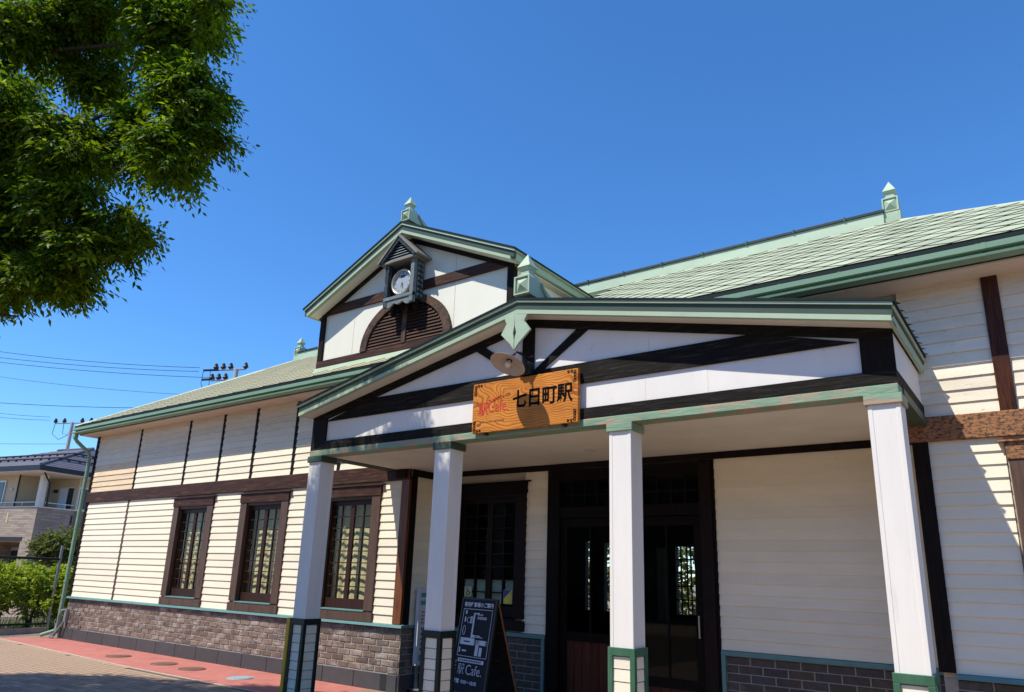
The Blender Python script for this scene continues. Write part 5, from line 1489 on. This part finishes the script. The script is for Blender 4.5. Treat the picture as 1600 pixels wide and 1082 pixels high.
g = G(); hbox(g, .9, 1.40, .05, 3.4, 1.44, 2.3); w_ = part('garage_window', g, 'alu', hs)
for a_ in (1.0, 1.85, 2.7): 
    g = G(); hbox(g, a_, 1.385, .2, a_ + .65, 1.399, 2.15); part('pane', g, 'dark_glass', w_)
g = G(); hbox(g, .62, -.02, 2.55, 3.7, -.001, 2.70); part('lintel', g, 'house_dark', hs)
g = G(); hbox(g, 1.88, -.012, 3.32, 1.98, -.001, 3.78); part('wall_slot', g, 'house_wall', hs)
g = G(); hbox(g, -.012, 1.62, 3.34, -.001, 1.72, 3.78); part('wall_slot', g, 'house_dark', hs)
g = G(); hbox(g, 1.4, 1.70, 4.86, 1.66, 1.749, 5.0); part('wall_vent', g, 'house_dark', hs)
part('wall_lamp', G().lathe(hp(2.25, .13, 4.86), -h2, [(0, .05), (.05, .04), (.06, 0)], 12), 'house_trim', hs)
part('house_downpipe', G().tube([hp(-.45, -.3, 5.5), hp(-.1, .1, 5.3), hp(-.06, .3, 5.1), hp(-.06, .35, 4.05)], .035, 6).tube([hp(1.86, .14, 5.5), hp(1.86, .14, 4.06)], .035, 6), 'house_dark', hs)
ea, eb, ez = -.75, -.75, 5.62
g = G(); hbox(g, ea + .05, eb + .05, 5.50, 8.0, 9.3, 5.54); part('eave_soffit', g, 'house_trim', hs)
g = G(); hbox(g, ea, eb, 5.541, 8.0, eb + .12, 5.76); hbox(g, ea, eb + .12, 5.541, ea + .12, 9.3, 5.76); part('house_gutter', g, 'house_dark', hs)
ez = 5.76; rz = 7.45
ra, rb = ea + 3.6, 4.2
g = G()
V0 = [hp(ea, eb, ez), hp(9.6, eb, ez), hp(9.6, 9.3, ez), hp(ea, 9.3, ez), hp(ra, rb, rz), hp(5.6, rb, rz)]
g.add(V0, [(0, 1, 5, 4), (1, 2, 5), (2, 3, 4, 5), (3, 0, 4), (3, 2, 1, 0)])
rf = part('house_roof', g, 'house_roof', hs)
def lerp(p, q, t): return p + (q - p) * t
g = G()
g.tube([V0[0] + Vector((0, 0, .03)), V0[4] + Vector((0, 0, .03))], .06, 6)
g.tube([V0[4] + Vector((0, 0, .02)), V0[5] + Vector((0, 0, .02))], .07, 6)
part('hip_tile', g, 'house_trim' if False else 'house_roof', rf)
g = G()
for t_ in (.28, .56):
    A_, B_ = lerp(V0[0], V0[4], t_), lerp(V0[1], V0[5], t_)
    C2, D2 = lerp(V0[0], V0[4], t_), lerp(V0[3], V0[4], t_)
    for p, q in ((A_, B_), (C2, D2)):
        n = int((q - p).length / .55)
        g.tube([p + Vector((0, 0, .09)), q + Vector((0, 0, .09))], .04, 5)
        for k in range(1, n): 
            s_ = lerp(p, q, k / n); g.box(s_.x - .04, s_.y - .04, s_.z - .02, s_.x + .04, s_.y + .04, s_.z + .09)
part('snow_guard', g, 'house_dark', rf)
g = G()
for t_ in np.arange(.04, 1, .065):
    for (i0, i1, i2, i3) in ((0, 4, 1, 5), (0, 4, 3, 4)):
        p, q = lerp(V0[i0], V0[i1], t_), lerp(V0[i2], V0[i3], t_)
        g.tube([p + Vector((0, 0, .004)), q + Vector((0, 0, .004))], .014, 3, cap=False)
part('roof_course', g, 'house_roof', rf)

# ------------------------------------------------------------------ utility poles and wires
def pole(name, label, base, h, arms, lean=(0, 0)):
    b = Vector(base)
    p = thing(name, label, 'utility pole', tuple(b), 'concrete utility poles behind the roofs')
    part('shaft', G().tube([b, b + Vector((lean[0], lean[1], h))], [.19, .11], 10), 'concrete', p)
    t_ = b + Vector((lean[0], lean[1], h))
    g = G()
    d = right.copy(); d.z = 0; d.normalize(); d = Matrix.Rotation(R(-12), 3, 'Z') @ d
    for dz, half in arms:
        c = t_ + Vector((0, 0, dz))
        g.tube([c - d * half[0], c + d * half[1]], .055, 6)
        k = -half[0]
        while k <= half[1] + .01:
            if abs(k) > .2:
                q = c + d * k
                part('insulator', G().tube([q, q + Vector((0, 0, .12)), q + Vector((0, 0, .2)), q + Vector((0, 0, .34))], [.05, .15, .11, .06], 8), 'insulator', p)
            k += (half[0] + half[1]) / 4
    part('crossarm', g, 'steel', p)
    return p, t_, d
p1, t1, d1 = pole('utility_pole', 'grey concrete pole with crossarm of dark insulators behind the house roof', (-53.9, 21.5, 0), 11.1, [(-.05, (1.4, 1.5)), (-.75, (.2, 1.3))], lean=(0.1, 0))
part('jumper_loop', G().tube([t1 - d1 * 1.4 + Vector((0, 0, -.05)), t1 - d1 * 1.5 + Vector((0, 0, -.8)), t1 - d1 * .9 + Vector((0, 0, -1.2)), t1 - d1 * .2 + Vector((0, 0, -.9))], .02, 5)
     .tube([t1 - d1 * .7 + Vector((0, 0, -.05)), t1 - d1 * .65 + Vector((0, 0, -.8)), t1 - d1 * .1 + Vector((0, 0, -.9))], .02, 5), 'wire', p1)
p2, t2, d2 = pole('utility_pole', 'concrete pole top with clustered black insulators rising behind the station roof', (-32.6, 20.2, 0), 11.5, [(.0, (1.2, .5)), (-.55, (1.35, .2))])
part('jumper_loop', G().tube([t2 - d2 * 1.9 + Vector((0, 0, 0)), t2 - d2 * 1.95 + Vector((0, 0, -.7)), t2 - d2 * 1.6 + Vector((0, 0, -1.4))], .016, 5).tube([t2 - d2 * 1.5 + Vector((0, 0, 0)), t2 - d2 * 1.45 + Vector((0, 0, -1.3))], .016, 5)
     .tube([t2 - d2 * 1.9, t2 - d2 * 1.0], .06, 6).tube([t2 - d2 * 1.9 + Vector((0, 0, -.5)), t2 - d2 * 1.2 + Vector((0, 0, -.5))], .06, 6), 'insulator', p2)
def wire(pts, label, r=.016, grp='power lines crossing the sky at left'):
    a_, b_, sag = pts
    a_, b_ = Vector(a_), Vector(b_)
    path = [a_.lerp(b_, k / 14) - Vector((0, 0, sag * 4 * (k / 14) * (1 - k / 14))) for k in range(15)]
    single('power_line', G().tube(path, r, 5), 'wire', label, 'power line', grp)
WIRES = [
    ((-50.16, 10.32, 13.57), (-34.11, 19.07, 11.52), 0.35, 'topmost of three black power lines running to the pole behind the station roof', 0.014),
    ((-50.22, 10.43, 13.13), (-34.19, 19.07, 11.33), 0.3, 'middle one of three black power lines running to the pole behind the station roof', 0.014),
    ((-50.26, 10.49, 12.86), (-33.31, 19.83, 11.05), 0.3, 'lowest of three black power lines running to the pole behind the station roof', 0.014),
    ((-50.34, 10.63, 12.28), (-33.94, 18.45, 9.94), 0.3, 'thin grey line with small splices, fourth from the top of the sky lines', 0.01),
    ((-53.13, 11.65, 10.84), (-39.1, 19.74, 10.1), 0.2, 'single thick dark line just above the short pole at left', 0.016),
    ((-65.78, 14.43, 12.99), (-56.04, 20.87, 11.59), 0.3, 'upper line of the close pair ending at the far left pole', 0.014),
    ((-65.84, 14.53, 12.59), (-56.07, 20.92, 11.37), 0.3, 'lower line of the close pair ending at the far left pole', 0.014),
    ((-63.69, 14.65, 9.4), (-54.11, 21.68, 9.64), 0.05, 'lowest line, just above the roof of the brown house', 0.014)]
for a_, b_, sag, lab, r_ in WIRES:
    wire((a_, b_, sag), lab, r_)

# ------------------------------------------------------------------ across the street: unseen blocks added to darken door glass reflections and ambient light
def block(x0, y0, x1, y1, h, lab):
    b_ = thing('street_light_blocker', lab, 'building', ((x0 + x1) / 2, (y0 + y1) / 2, 0))
    part('wall', G().box(x0, y0, 0, x1, y1, h), 'blocker_wall', b_)
    part('roof', G().box(x0 - .4, y0 - .4, h, x1 + .4, y1 + .4, h + .35), 'house_roof', b_)
    g = G()
    k = x0 + 1.2
    while k < x1 - 1.6:
        for z in (1.0, 4.2):
            if z + 1.5 < h: g.box(k, y1, z, k + 1.3, y1 + .05, z + 1.5)
        k += 2.6
    part('window_row', g, 'dark_glass', b_, kind='stuff')
block(-34, -26, -14, -17, 7.5, 'long unseen dark block added across the street, behind the viewer at left')
block(-13, -26, 3, -16, 8.5, 'tall unseen dark block added across the street, straight behind the viewer')
block(4, -26, 24, -17, 7.0, 'low unseen dark block added across the street, behind the viewer at right')
